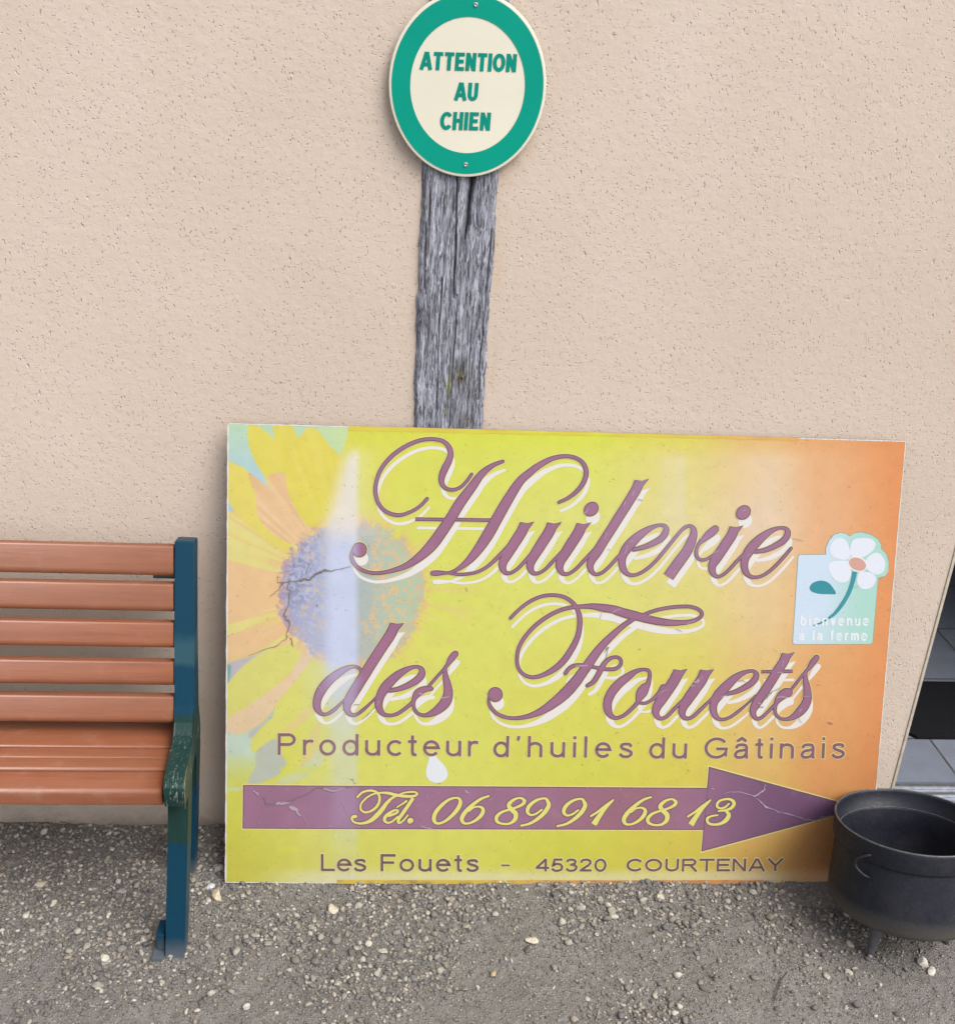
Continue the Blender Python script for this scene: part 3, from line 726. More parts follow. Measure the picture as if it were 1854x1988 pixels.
for (za, zb) in ((0.789, 0.730), (0.716, 0.661), (0.641, 0.590), (0.565, 0.516), (0.496, 0.441)):
    f_ = lambda z: -0.120 - 0.29*(0.80 - z)
    slat('backrest_slat', (f_(za), za), (f_(zb), zb), 0.030, 0.0095)
for (ya, yb, z_, rd) in ((-0.166, -0.2500, 0.405, 0.003), (-0.2570, -0.2882, 0.407, 0.003), (-0.2892, -0.3250, 0.409, 0.004)):
    slat('seat_slat', (ya, z_), (yb, z_ + 0.001), 0.030, rd, 0.055*max(0, -ya-0.245), True)
# front seat slat: rounded nose
slat('seat_slat', (-0.3315, 0.4085), (-0.3865, 0.4065), 0.036, 0.006, 0.006, True)
def frame(x0, x1):
    bm = bmesh.new()
    up = [(-0.082, 0.786), (-0.086, 0.791), (-0.116, 0.797), (-0.120, 0.795), (-0.176, 0.610), (-0.214, 0.480), (-0.226, 0.447), (-0.244, 0.429), (-0.268, 0.424), (-0.300, 0.4265), (-0.335, 0.428), (-0.365, 0.427), (-0.385, 0.4235), (-0.393, 0.418),
          (-0.395, 0.405), (-0.391, 0.374), (-0.383, 0.370), (-0.350, 0.369)]
    leg = [(-0.352, 0.330), (-0.365, 0.230), (-0.388, 0.100), (-0.4085, -0.005), (-0.366, -0.005), (-0.344, 0.110), (-0.320, 0.250), (-0.305, 0.330), (-0.285, 0.368)]
    rear = [(-0.215, 0.372), (-0.196, 0.330), (-0.182, 0.200), (-0.165, -0.005), (-0.127, -0.005), (-0.140, 0.200), (-0.150, 0.330), (-0.158, 0.395), (-0.170, 0.450), (-0.134, 0.610)]
    pts = up + leg + rear
    a = [bm.verts.new((x0, y, z)) for y, z in pts]; b_ = [bm.verts.new((x1, y, z)) for y, z in pts]; n = len(pts)
    fa = bm.faces.new(a); fb = bm.faces.new(b_[::-1])
    for k in range(n): bm.faces.new((a[k], b_[k], b_[(k+1) % n], a[(k+1) % n]))
    for v in bm.verts:
        y, z = v.co.y, v.co.z
        if y < -0.24 and z > 0.36: v.co.x += 0.055*min(-y - 0.24, 0.145)
        elif y < -0.25: v.co.x += 0.006 - 0.016*(1 - z/0.36)
        elif z < 0.40: v.co.x -= 0.030*(1 - z/0.40)
    rim = [e for e in bm.edges if abs(e.verts[0].co.x - e.verts[1].co.x) < 0.03]
    bmesh.ops.bevel(bm, geom=rim, offset=0.0025, segments=2, profile=0.5, affect='EDGES')
    bmesh.ops.triangulate(bm, faces=[f for f in bm.faces if len(f.verts) > 4])
    return from_bm('end_frame', bm, M_FRAME, bench)
for x0, x1 in ((-0.4085, -0.370), (-1.872, -1.831)):
    fr = frame(x0, x1)
    bm = bmesh.new(); box(bm, (x0 - 0.036, -0.412, -0.004), (x0 - 0.011, -0.350, 0.010), 0.003); box(bm, (x0 - 0.028, -0.392, 0.0105), (x0 - 0.011, -0.350, 0.052), 0.004)
    o = from_bm('foot_bracket', bm, M_FRAME, fr)
bm = bmesh.new(); box(bm, (-0.455, -0.115, 0.7125), (-0.4095, -0.1005, 0.7175)); from_bm('bracket', bm, mat_plain('dark steel', (0.05, 0.05, 0.055), 0.5, 0.5), bench)

bm = bmesh.new()
tube(bm, [(-0.3612, -0.3938, 0.372), (-0.3606, -0.3950, 0.395), (-0.3610, -0.3935, 0.4165), (-0.3618, -0.384, 0.4236), (-0.3634, -0.362, 0.4266), (-0.3650, -0.335, 0.4276)], [0.0007, 0.0012, 0.0010, 0.0014, 0.0008, 0.0004], 7)
from_bm('chipped_edge', bm, mat_plain('chipped primer', (0.16, 0.17, 0.115), 0.8, 0.2, 0, 220, 0.6), bench.children[[c.name.split('.')[0] for c in bench.children].index('end_frame')])
# ================================================================== cast iron pot
PC = Vector((1.1235, -0.306, 0.27)); NR = 0.1537
AX = Vector((-0.027, 0.244, 1.0)).normalized()
XA = (Vector((1, 0, 0)) - AX*AX.x).normalized(); YA = AX.cross(XA)
QT = Matrix((XA, YA, AX)).transposed()
pot = thing('cast_iron_pot', (PC.x, PC.y - 0.05, 0.0), 'black three legged cast iron pot standing open in front of the board and doorway', 'pot')
M_IRON = mat_iron()
def pot_w(v): return PC + QT @ Vector(v)
bm = bmesh.new()
R = NR
prof = [(0.0, -0.2165), (0.05, -0.215), (0.095, -0.209), (0.130, -0.198), (0.149, -0.186), (0.1565, -0.172), (0.1560, -0.150), (0.1520, -0.095), (0.1485, -0.048), (0.1485, -0.045),
        (0.1530, -0.0435), (0.1545, -0.040), (0.1550, -0.004), (0.1550, 0.0), (0.1535, 0.0015), (0.1505, 0.0005), (0.1498, -0.004), (0.1490, -0.036), (0.1440, -0.038), (0.1425, -0.042), (0.1430, -0.090), (0.1440, -0.165), (0.12, -0.188), (0.06, -0.204), (0.0, -0.208)]
lathe(bm, prof, 96)
for v in bm.verts: v.co = pot_w(v.co)
from_bm('body', bm, M_IRON, pot, True)
M_WORN = mat_plain('worn iron edge', (0.095, 0.095, 0.10), 0.5, 0.5, 0.2, 90, 0.5)
for nm, rr, zz, tr in (('rim', 0.1530, 0.0008, 0.0021), ('inner_ledge', 0.1445, -0.0372, 0.0011)):
    bm = bmesh.new(); ring = []
    for k in range(96):
        a = 2*math.pi*k/96
        ring.append([bm.verts.new(pot_w(((rr + tr*math.cos(b_))*math.cos(a), (rr + tr*math.cos(b_))*math.sin(a), zz + tr*math.sin(b_)))) for b_ in [2*math.pi*j/8 for j in range(8)]])
    for k in range(96):
        for j in range(8): bm.faces.new((ring[k][j], ring[(k+1) % 96][j], ring[(k+1) % 96][(j+1) % 8], ring[k][(j+1) % 8]))
    from_bm(nm, bm, M_WORN, pot, True)
def handle(ang):
    bm = bmesh.new(); pts = []
    n_ = 14
    for k in range(n_+1):
        t = k/n_; a = math.pi*t
        z = -0.026 - 0.052*t
        out = 0.1500 + 0.016*max(math.sin(a), 0)**0.5
        lat = -0.028*max(math.sin(a), 0)**0.8 + 0.010
        pts.append(pot_w((out*math.cos(ang) - lat*math.sin(ang), out*math.sin(ang) + lat*math.cos(ang), z)))
    tube(bm, pts, 0.0033, 8)
    return from_bm('handle', bm, M_IRON, pot, True)
handle(RAD(212)); handle(RAD(32))
for ang in (RAD(217), RAD(345), RAD(98)):
    bm = bmesh.new()
    a0 = pot_w((0.100*math.cos(ang), 0.100*math.sin(ang), -0.195)); d = Vector((math.cos(ang), math.sin(ang), 0))
    foot = a0 + d*0.006; foot.z = -0.003
    tube(bm, [a0, a0.lerp(foot, 0.35), a0.lerp(foot, 0.8), foot], [0.016, 0.0115, 0.0085, 0.008], 12)
    from_bm('leg', bm, mat_plain('grey worn iron', (0.095, 0.097, 0.108), 0.6, 0.5, 0, 80, 0.4), pot, True)

# ================================================================== advertising board
YB, YT, ZT = -0.196, -0.037, 1.02
NB = np.array([0.0, -ZT, YT - YB]); NB = NB/np.linalg.norm(NB)
K_SRC = 0.80017
ALB = 0.635                                       # print whiteness
def on_board(sx, sy, off=0.0):
    d = eye_ray(np.asarray(sx, float)*K_SRC, np.asarray(sy, float)*K_SRC)
    p0 = np.array([0.0, YB, 0.0]) + NB*off
    t = ((p0 - EYE) @ NB)/(d @ NB)
    return EYE + d*t[..., None]
def board_lift(sx, sy, off):                     # same spot on the face, lifted straight off it
    return on_board(sx, sy, 0.0) + NB*off
ad = thing('advertising_board', (0.37, YB, 0.0), 'large yellow and orange farm oil mill advertising board with script lettering leaning on the wall', 'sign')
M_PRINT = mat_print()
# ---- printed colours, with pale sky reflections painted in
KX = np.array([540, 800, 1100, 1400, 1650, 1850, 2000, 2200.0]); KY = np.array([1020, 1130, 1280, 1450, 1700, 1950, 2150.0])
TAB = np.array([  # pinkish white glare at the upper right is part of these colours
 [(214,214,72),(214,212,62),(214,218,52),(212,220,40),(216,208,52),(222,176,84),(224,154,84),(222,138,72)],
 [(216,214,76),(216,215,80),(214,218,82),(216,220,92),(222,210,124),(228,194,146),(228,172,120),(226,144,80)],
 [(216,216,86),(216,216,92),(214,217,90),(217,218,112),(224,212,140),(229,200,164),(228,174,126),(226,144,82)],
 [(218,216,90),(216,216,98),(214,216,94),(216,218,104),(220,212,118),(227,198,144),(226,172,112),(226,144,82)],
 [(214,212,86),(214,214,92),(212,214,92),(214,212,84),(218,206,84),(224,186,112),(224,160,98),(222,138,76)],
 [(206,206,70),(212,212,96),(210,212,90),(208,208,72),(212,200,72),(216,176,90),(214,148,82),(204,124,68)],
 [(196,190,58),(206,202,88),(208,206,80),(202,196,58),(206,188,64),(204,156,74),(202,132,74),(194,114,64)]], float)
def base_tab(X, Y):
    fx = np.interp(X, KX, np.arange(len(KX))); fy = np.interp(Y, KY, np.arange(len(KY)))
    ix = np.clip(fx.astype(int), 0, len(KX)-2); iy = np.clip(fy.astype(int), 0, len(KY)-2)
    u = (fx-ix)[..., None]; v = (fy-iy)[..., None]; u = u*u*(3-2*u); v = v*v*(3-2*v)
    return (TAB[iy, ix]*(1-u)+TAB[iy, ix+1]*u)*(1-v) + (TAB[iy+1, ix]*(1-u)+TAB[iy+1, ix+1]*u)*v
def mixc(c, col, k):
    return c*(1-k[..., None]) + np.array(col, float)*k[..., None]
def inside(poly, X, Y):
    p = np.array(poly, float); r = np.zeros(X.shape, bool); n = len(p)
    for i in range(n):
        x0, y0 = p[i]; x1, y1 = p[(i+1) % n]
        if y0 == y1: continue
        c = ((Y >= min(y0, y1)) & (Y < max(y0, y1))) & (X < x0 + (Y-y0)*(x1-x0)/(y1-y0))
        r ^= c
    return r
def soft(poly, X, Y, r=1.6):
    return sum(inside(poly, X+a, Y+b_).astype(float) for a, b_ in ((-r, -r), (r, -r), (r, r), (-r, r), (0, 0)))/5.0
def smooth_poly(pts, n=6):
    p = np.array(pts, float); m = len(p); out = []
    for i in range(m):
        a, b_, c, d = p[i-1], p[i], p[(i+1) % m], p[(i+2) % m]
        for k in range(n):
            t = k/n
            out.append(0.5*((2*b_) + (c-a)*t + (2*a-5*b_+4*c-d)*t*t + (3*b_-a-3*c+d)*t**3))
    return np.array(out)
def sheen_amt(X, Y):                              # sky reflections painted as upright bands, and pale foot of the print
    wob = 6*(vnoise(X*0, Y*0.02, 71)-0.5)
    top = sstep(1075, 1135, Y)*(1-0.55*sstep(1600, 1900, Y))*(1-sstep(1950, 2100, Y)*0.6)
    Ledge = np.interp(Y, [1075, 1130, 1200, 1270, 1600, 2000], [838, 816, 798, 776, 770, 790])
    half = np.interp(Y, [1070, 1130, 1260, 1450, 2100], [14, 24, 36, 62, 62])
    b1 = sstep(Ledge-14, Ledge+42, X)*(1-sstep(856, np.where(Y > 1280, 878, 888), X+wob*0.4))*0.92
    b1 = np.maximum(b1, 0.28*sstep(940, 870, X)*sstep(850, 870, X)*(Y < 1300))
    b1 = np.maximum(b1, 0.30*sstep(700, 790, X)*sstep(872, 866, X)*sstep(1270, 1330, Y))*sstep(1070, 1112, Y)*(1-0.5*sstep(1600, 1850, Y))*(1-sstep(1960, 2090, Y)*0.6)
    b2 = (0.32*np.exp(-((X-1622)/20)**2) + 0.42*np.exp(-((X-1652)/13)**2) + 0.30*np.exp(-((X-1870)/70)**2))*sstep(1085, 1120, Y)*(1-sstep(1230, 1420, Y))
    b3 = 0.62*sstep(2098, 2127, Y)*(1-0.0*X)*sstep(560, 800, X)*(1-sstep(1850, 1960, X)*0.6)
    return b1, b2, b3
def paint_sheen(c, X, Y, strength=1.0):  # blends the painted reflection bands and the pale foot into a colour
    b1, b2, b3 = sheen_amt(X, Y)
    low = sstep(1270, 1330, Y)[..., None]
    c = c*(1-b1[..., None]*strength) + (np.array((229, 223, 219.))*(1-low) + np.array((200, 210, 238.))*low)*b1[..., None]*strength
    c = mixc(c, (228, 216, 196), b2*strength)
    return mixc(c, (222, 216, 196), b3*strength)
WD = lambda pts: [(540+a/5.097, 1010+b_/5.097) for a, b_ in pts]
WE = lambda pts: [(540+a/4.635, 1560+b_/4.635) for a, b_ in pts]
def face_colour(X, Y):
    c = base_tab(X, Y)
    n1 = vnoise(X*0.05, Y*0.05, 72); n2 = vnoise(X*0.35, Y*0.35, 73)
    dcx, dcy = 853.0, 1437.0
    ang = np.arctan2(Y-dcy, X-dcx); rad = np.hypot(X-dcx, (Y-dcy)*1.0)
    # sunflower: rays of peach and yellow left of the disc, dying out to the right
    st = vnoise(ang*13+4, rad*0.003, 74)*0.62 + vnoise(ang*44, rad*0.010, 75)*0.38
    left = sstep(880, 700, X)*sstep(1180, 1260, Y)*sstep(1720, 1560, Y)
    c = mixc(c, (230, 190, 142), left*(0.30 + 0.70*sstep(0.34, 0.56, st))*0.97)
    c = mixc(c, (224, 214, 140), left*sstep(0.52, 0.66, 1-st)*0.75)
    right = sstep(1190, 1050, rad+dcx)*sstep(860, 960, X)
    c = mixc(c, (226, 196, 130), right*sstep(0.58, 0.8, st)*0.7)
    # sky showing between the petals, top left
    g = np.clip((Y-1020)/170.0, 0, 1)[..., None]
    skyc = np.array((182, 214, 176.))*(1-g) + np.array((172, 204, 228.))*g
    skyc = skyc + (np.array((200, 220, 150.))-skyc)*sstep(700, 850, X)[..., None]*0.8
    k = soft(WD([(0, 0), (1560, 40), (1550, 240), (1455, 500), (1200, 760), (600, 1000), (0, 640)]), X, Y, 2)[..., None]
    c = c*(1-k) + skyc*k
    pet = soft(smooth_poly(WD([(332, 60), (310, 250), (345, 420), (420, 590), (520, 750), (590, 890), (1110, 1420), (1560, 1420), (1540, 700), (1450, 490), (1300, 330), (1190, 185), (1090, 138), (1010, 170), (948, 262), (880, 150), (840, 50), (625, 50), (640, 275), (560, 205), (440, 120)]), 4), X, Y)
    pc = np.array((222, 209, 84.)) + (vnoise(ang*30, rad*0.006, 76)[..., None]-0.5)*np.array((6, 5, 20.))
    c = c*(1-pet[..., None]) + pc*pet[..., None]
    yl = soft(smooth_poly(WD([(-40, 545), (180, 600), (320, 690), (400, 960), (430, 1200), (560, 1400), (700, 1500), (850, 1590), (800, 1680), (500, 1500), (140, 1170), (-40, 1000)]), 4), X, Y)
    c = mixc(c, (224, 209, 96), yl)
    pe = soft(smooth_poly(WD([(320, 692), (590, 895), (545, 745), (755, 700), (800, 900), (880, 1090), (1000, 1300), (1120, 1430), (960, 1560), (850, 1575), (650, 1470), (500, 1330), (430, 1200), (400, 960)]), 4), X, Y)
    pcol = np.array((227, 190, 142.)) + (vnoise(ang*32, rad*0.008, 77)[..., None]-0.5)*np.array((10, 18, 30.))
    c = c*(1-pe[..., None]) + pcol*pe[..., None]
    c = mixc(c, (160, 200, 226), soft(WD([(-20, 1020), (75, 1060), (145, 1168), (-20, 1165)]), X, Y))
    # petals lower left
    def P(pts, colr, amt=1.0, n_=4):
        nonlocal c
        c = mixc(c, colr, soft(smooth_poly(WE(pts), n_), X, Y)*amt)
    P([(40, 265), (150, 195), (390, 125), (600, -10), (430, 115), (250, 245), (80, 430), (40, 500)], (186, 182, 188))
    P([(40, 262), (95, 262), (70, 440), (40, 490)], (112, 164, 160))
    P([(30, 500), (80, 430), (250, 250), (450, 120), (760, 10), (890, 120), (760, 330), (600, 450), (400, 620), (230, 730), (30, 860)], (215, 212, 112))
    P([(30, 880), (230, 740), (420, 610), (740, 370), (830, 230), (930, 100), (1010, 140), (830, 420), (600, 690), (500, 830), (350, 960), (180, 1030), (30, 1060)], (226, 198, 160))
    P([(30, 1060), (180, 1030), (300, 1000), (335, 1100), (325, 1210), (382, 1230), (370, 1350), (290, 1600), (20, 1620)], (192, 212, 194))
    k = soft(WE([(20, 1250), (380, 1250), (330, 1620), (20, 1640)]), X, Y)*sstep(1800, 1905, Y); c = mixc(c, (204, 206, 96), k)
    P([(300, 1000), (480, 870), (610, 690), (570, 825), (450, 935), (320, 1070)], (180, 188, 192))
    P([(600, 700), (860, 380), (1040, 180), (1210, 250), (1110, 560), (960, 720), (690, 980), (430, 1180), (370, 1215), (328, 1205), (335, 1080), (560, 830)], (215, 213, 104))
    P([(960, 720), (690, 980), (600, 1080), (760, 1010), (1000, 800)], (226, 196, 140), 0.7)
    P([(385, 1215), (600, 1075), (680, 1270), (720, 1365), (600, 1500), (290, 1600), (370, 1380)], (184, 190, 174))
    P([(900, 1350), (1120, 1160), (1130, 1330), (950, 1500), (700, 1600), (560, 1600)], (200, 208, 160), 0.85)
    P([(1010, 960), (1110, 900), (1060, 1200), (960, 1330), (860, 1400), (940, 1200)], (226, 190, 130), 0.5)
    for q in ((650, 1385, 1205, 1462), (610, 2290, 860, 2350)):    # marks of old tape
        P([(q[0], q[1]), (q[2], q[1]), (q[2], q[3]), (q[0], q[3])], (212, 212, 70), 0.55, 1)
    # disc of florets
    spk = vnoise(ang*26, rad*0.05, 78); spk2 = vnoise(ang*70, rad*0.08, 79)
    cA = vnoise(X*0.085, Y*0.085, 86); cB = vnoise(X*0.19, Y*0.19, 87)
    R0 = 175 + 22*(cA-0.5) + 16*(cB-0.5) + 8*(spk-0.5)
    k = sstep(4, -4, rad-R0)
    rr = rad/176.0
    dl = sstep(1000, 740, X)[..., None]
    dc = np.array((178, 197, 168.))*(1-dl) + np.array((160, 166, 200.))*dl
    cl = vnoise(X*0.15, Y*0.15, 80)*0.55 + vnoise(X*0.33, Y*0.33, 81)*0.45
    dark = sstep(0.46, 0.58, cl)*sstep(810, 710, X)*sstep(1500, 1420, Y)
    dc = mixc(dc, (120, 128, 170), dark*0.8)
    dc = mixc(dc, (192, 196, 216), sstep(0.60, 0.72, 1-cl)*sstep(830, 740, X)*0.6)
    org = sstep(0.52, 0.60, vnoise(X*0.13, Y*0.10, 82)*0.5 + vnoise(X*0.3, Y*0.22, 83)*0.5)
    ringw = np.exp(-((rr-0.62)/0.27)**2)*(0.45 + 0.55*sstep(820, 930, X))*(0.3 + 0.7*sstep(1570, 1490, Y))*sstep(690, 760, X)
    dc = mixc(dc, (226, 186, 134), np.clip(org*ringw*1.25, 0, 0.85))
    fr = sstep(0.80, 0.98, rr)*sstep(0.48, 0.60, cB*0.6 + spk2*0.4)
    dc = mixc(dc, (220, 178, 140), fr*0.85)
    dc = mixc(dc, (176, 146, 172), sstep(0.84, 1.0, rr)*sstep(740, 690, X)*0.6)
    hal = sstep(1.16, 0.98, rr)*sstep(0.36, 0.58, cB*0.5 + spk2*0.5)*(1-k)
    c = mixc(c, (226, 182, 128), hal*0.85)
    c = c*(1-k[..., None]) + dc*k[..., None]
    c = paint_sheen(c, X, Y)
    # pale scratches, brown specks, worn edge
    sp = (vnoise(X*0.16+7, Y*0.16, 84)*0.5 + vnoise(X*0.5, Y*0.5, 85)*0.5)
    c = mixc(c, (120, 104, 60), sstep(0.865, 0.90, sp)*0.55)
    c = c*(0.985 + 0.03*n1 + 0.02*(n2-0.5))[..., None]
    return c
def lin(c): return (s2l(np.clip(c, 0, 255))*0.955 + 0.045*np.array((0.80, 0.80, 0.80)))*ALB
# ---- the panel and its printed face
TL, TR, BL, BR = np.array((552, 1026.)), np.array((2199, 1069.)), np.array((546, 2143.)), np.array((2107, 2145.))
def quad(u, v):
    return (TL*(1-u)[..., None] + TR*u[..., None])*(1-v)[..., None] + (BL*(1-u)[..., None] + BR*u[..., None])*v[..., None]
nu, nv = 800, 540
UU, VV_ = np.meshgrid(np.linspace(0, 1, nu), np.linspace(0, 1, nv))
Q = quad(UU, VV_)
# corners rounded and the rim a little nibbled
Pw = on_board(Q[..., 0], Q[..., 1], 0.0)
bow = 0.0035*np.sin(UU*math.pi*1.0)*np.sin(VV_*2.2) + 0.0016*np.sin(UU*9.0+1.0)*np.sin(VV_*3.1)
def lift_at(sx, sy):                              # the thin panel is slightly bowed
    u = (np.asarray(sx, float)-550)/1620.0; v = (np.asarray(sy, float)-1045)/1100.0
    return 0.0035*np.sin(u*math.pi)*np.sin(v*2.2) + 0.0016*np.sin(u*9.0+1.0)*np.sin(v*3.1)
bow = lift_at(Q[..., 0], Q[..., 1])
Pw = Pw + NB*bow[..., None]
idx = np.arange(nu*nv).reshape(nv, nu)
Fq = np.stack([idx[:-1, :-1], idx[1:, :-1], idx[1:, 1:], idx[:-1, 1:]], -1).reshape(-1, 4)
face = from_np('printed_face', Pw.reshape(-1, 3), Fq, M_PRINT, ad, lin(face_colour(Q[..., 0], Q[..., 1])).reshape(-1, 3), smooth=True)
# panel: follows the bow 0.6 mm behind the print, 5 mm thick
nu2, nv2 = 60, 40
U2, V2 = np.meshgrid(np.linspace(0, 1, nu2), np.linspace(0, 1, nv2)); Q2 = quad(U2, V2)
E2 = (Q2 - quad(np.full_like(U2, .5), np.full_like(U2, .5)))
lf = lift_at(Q2[..., 0], Q2[..., 1])[..., None]*NB
front = on_board(Q2[..., 0], Q2[..., 1]) + lf - NB*0.0006; back = front - NB*0.0050
i1 = np.arange(nu2*nv2).reshape(nv2, nu2); i2 = i1 + nu2*nv2
Fp = [np.stack([i[:-1, :-1], i[1:, :-1], i[1:, 1:], i[:-1, 1:]], -1).reshape(-1, 4) for i in (i1, i2)]
for a, b_ in ((i1[0], i2[0]), (i1[-1], i2[-1]), (i1[:, 0], i2[:, 0]), (i1[:, -1], i2[:, -1])):
    Fp.append(np.stack([a[:-1], b_[:-1], b_[1:], a[1:]], -1))
from_np('panel', np.concatenate([front.reshape(-1, 3), back.reshape(-1, 3)]), np.concatenate(Fp), mat_plain('pale panel edge', (0.58, 0.57, 0.54), 0.6, 0.3), ad)

# ---- strokes
def catmull(P, n=7, closed=False):
    P = np.array(P, float)
    if closed: Q_ = np.vstack([P[-2], P, P[1]])
    else: Q_ = np.vstack([2*P[0]-P[1], P, 2*P[-1]-P[-2]])
    out = []
    for i in range(1, len(Q_)-2):
        a, b_, c, d = Q_[i-1], Q_[i], Q_[i+1], Q_[i+2]
        # centripetal-ish: chord-limited tangents
        l0, l1, l2 = (np.linalg.norm(b_[:2]-a[:2])**.5+1e-6, np.linalg.norm(c[:2]-b_[:2])**.5+1e-6, np.linalg.norm(d[:2]-c[:2])**.5+1e-6)
        m1 = (c-b_) + l1*((b_-a)/l0 - (c-a)/(l0+l1)); m2 = (c-b_) + l1*((d-c)/l2 - (d-b_)/(l1+l2))
        for k in range(n):
            t = k/n; t2, t3 = t*t, t*t*t
            out.append((2*t3-3*t2+1)*b_ + (t3-2*t2+t)*m1 + (-2*t3+3*t2)*c + (t3-t2)*m2)
    out.append(P[-1]); return np.array(out)
class Ink:
    """flat print built of ribbons and outlines, in picture points, laid on the board in layers"""
    def __init__(s, base): s.V, s.F, s.X, s.n, s.z = [], [], [], 0, base
    def add(s, pts, faces, dz=0.0):
        pts = np.asarray(pts, float); s.V.append(pts); s.X.append(np.full(len(pts), s.z + dz))
        s.F += [[i + s.n for i in f] for f in faces]; s.n += len(pts); s.z += 0.000004
    def ribbon(s, P, grow=0.0, shift=(0, 0), caps=(True, True), closed=False):
        c = catmull(P, 7, closed); xy = c[:, :2] + np.array(shift); w_ = np.maximum(c[:, 2]*0.5 + grow, 0.3)
        t = np.gradient(xy, axis=0); t /= np.linalg.norm(t, axis=1)[:, None] + 1e-9
        if closed: t[0] = t[-1] = (t[0]+t[-1])/2/np.linalg.norm((t[0]+t[-1])/2)
        nn = np.stack([-t[:, 1], t[:, 0]], -1)
        L, R_ = xy + nn*w_[:, None], xy - nn*w_[:, None]; m = len(xy)
        # a ribbon that crosses itself must not share a plane: rise gently along its length
        V = np.concatenate([L, R_]); s.V.append(V); rise = np.linspace(0, 0.000006, m); s.X.append(np.concatenate([rise, rise]) + s.z)
        s.F += [[s.n+i, s.n+m+i, s.n+m+i+1, s.n+i+1] for i in range(m-1)]; s.n += 2*m
        if not closed:
            for end, on in ((0, caps[0]), (m-1, caps[1])):
                if not on: continue
                sg = -1 if end == 0 else 1
                a0 = math.atan2(nn[end, 1], nn[end, 0])
                fan = [xy[end]] + [xy[end] + w_[end]*np.array([math.cos(a0 - sg*math.pi*k/10), math.sin(a0 - sg*math.pi*k/10)]) for k in range(11)]
                s.V.append(np.array(fan)); s.X.append(np.full(12, s.z + rise[end]))
                s.F += [[s.n, s.n+k+1, s.n+k+2] for k in range(10)]; s.n += 12
        s.z += 0.000008
    def blob(s, x, y, a, b_, rot=0.0, grow=0.0, shift=(0, 0)):
        th = np.linspace(0, 2*math.pi, 40, endpoint=False); a, b_ = a+grow, b_+grow
        X = a*np.cos(th); Y = b_*np.sin(th); c, q = math.cos(rot), math.sin(rot)
        s.add(np.stack([x + shift[0] + X*c - Y*q, y + shift[1] + X*q + Y*c], -1), [list(range(40))])
    def build(s, name, parent, colour, m=None):
        V = np.concatenate(s.V); z = np.concatenate(s.X)
        PW = on_board(V[:, 0], V[:, 1]) + NB*(z + lift_at(V[:, 0], V[:, 1]))[:, None]
        cc = colour(V[:, 0], V[:, 1]) if callable(colour) else np.tile(np.array(colour, float), (len(V), 1))
        return ngon_mesh(name, PW, s.F, m or M_PRINT, parent, lin(cc))
def win(ox, oy, sc, pts):
    return [(ox + p[0]/sc, oy + p[1]/sc, (p[2] if len(p) > 2 else 30)/sc) for p in pts]
W1 = lambda p: win(840, 1040, 4.635, p); W2 = lambda p: win(1040, 1080, 4.635, p); W3 = lambda p: win(1360, 1140, 6.18, p); W4 = lambda p: win(1640, 1180, 6.18, p)
W5 = lambda p: win(740, 1480, 4.635, p); W6 = lambda p: win(1160, 1420, 4.635, p); W7 = lambda p: win(1440, 1420, 5.523, p); W8 = lambda p: win(1700, 1560, 6.18, p)
RB = []      # (points, start cap, end cap)
def s_(pts, a=True, b_=True): RB.append((pts, a, b_))
# H
s_(W1([(910,785,36),(840,860,36),(740,925,36),(590,970,40),(450,930,40),(360,830,40),(328,690,42),(345,570,40),(400,440,44),(520,300,46),(680,190,44),(830,130,42),(970,115,40),(1090,140,44),(1155,205,54),(1175,275,60),(1152,360,72),(1105,455,78),(1075,540,68),(1075,610,54),(1115,665,42),(1190,685,38),(1270,665,36),(1350,595,36),(1410,510,34)]))
s_(W1([(1760,365,36),(1650,410,50),(1530,500,76),(1408,660,100),(1275,840,114),(1172,1010,118),(1078,1150,122),(968,1300,122),(835,1430,98),(690,1530,70),(560,1580,52),(430,1612,42),(300,1620,40),(180,1585,40),(100,1525,40),(62,1440,38),(65,1365,44),(95,1310,60)]))
s_(W1([(778,1015,36),(1200,1020,36),(1620,1027,36)]), False, False)
s_(W2([(1465,640,34),(1570,590,40),(1680,500,48),(1752,390,52),(1770,290,52),(1735,200,46),(1660,145,42),(1550,122,42),(1400,145,50),(1250,220,66),(1130,310,80),(1030,400,92),(897,600,112),(770,820,120),(668,1000,124),(570,1150,108),(465,1280,84),(360,1370,52),(290,1410,36),(215,1432,30),(150,1434,46),(85,1436,60),(48,1437,54)]))
s_(W2([(215,1432,28),(330,1450,34),(430,1447,34),(540,1425,34),(650,1370,36),(770,1265,44),(850,1165,60),(910,1070,80)]))
# u
s_(W2([(1103,866,118),(1050,960,118),(962,1100,118),(880,1230,110),(838,1310,96),(832,1380,74),(862,1430,48),(915,1436,36),(990,1395,36),(1080,1305,40),(1160,1195,56),(1220,1100,80)]), False)
s_(W2([(1412,870,118),(1360,960,118),(1272,1100,118),(1190,1230,110),(1148,1310,96),(1142,1380,74),(1172,1433,48),(1225,1440,36),(1300,1400,36),(1400,1300,40),(1490,1190,56),(1550,1100,80)]), False)
# i
s_(W2([(1742,878,118),(1690,965,118),(1602,1105,118),(1520,1235,110),(1478,1312,96),(1473,1385,74),(1505,1437,48),(1560,1446,36),(1640,1400,36),(1740,1300,40),(1820,1200,56),(1880,1110,80)]), False)
# l
s_(W3([(1213,150,160),(1140,270,148),(1050,420,144),(950,580,142),(850,735,142),(750,895,140),(640,1065,140),(540,1230,140),(472,1330,126),(440,1420,104),(460,1510,72),(520,1560,50),(610,1540,48),(700,1470,48),(840,1320,52),(930,1210,70),(990,1130,90)]), False)
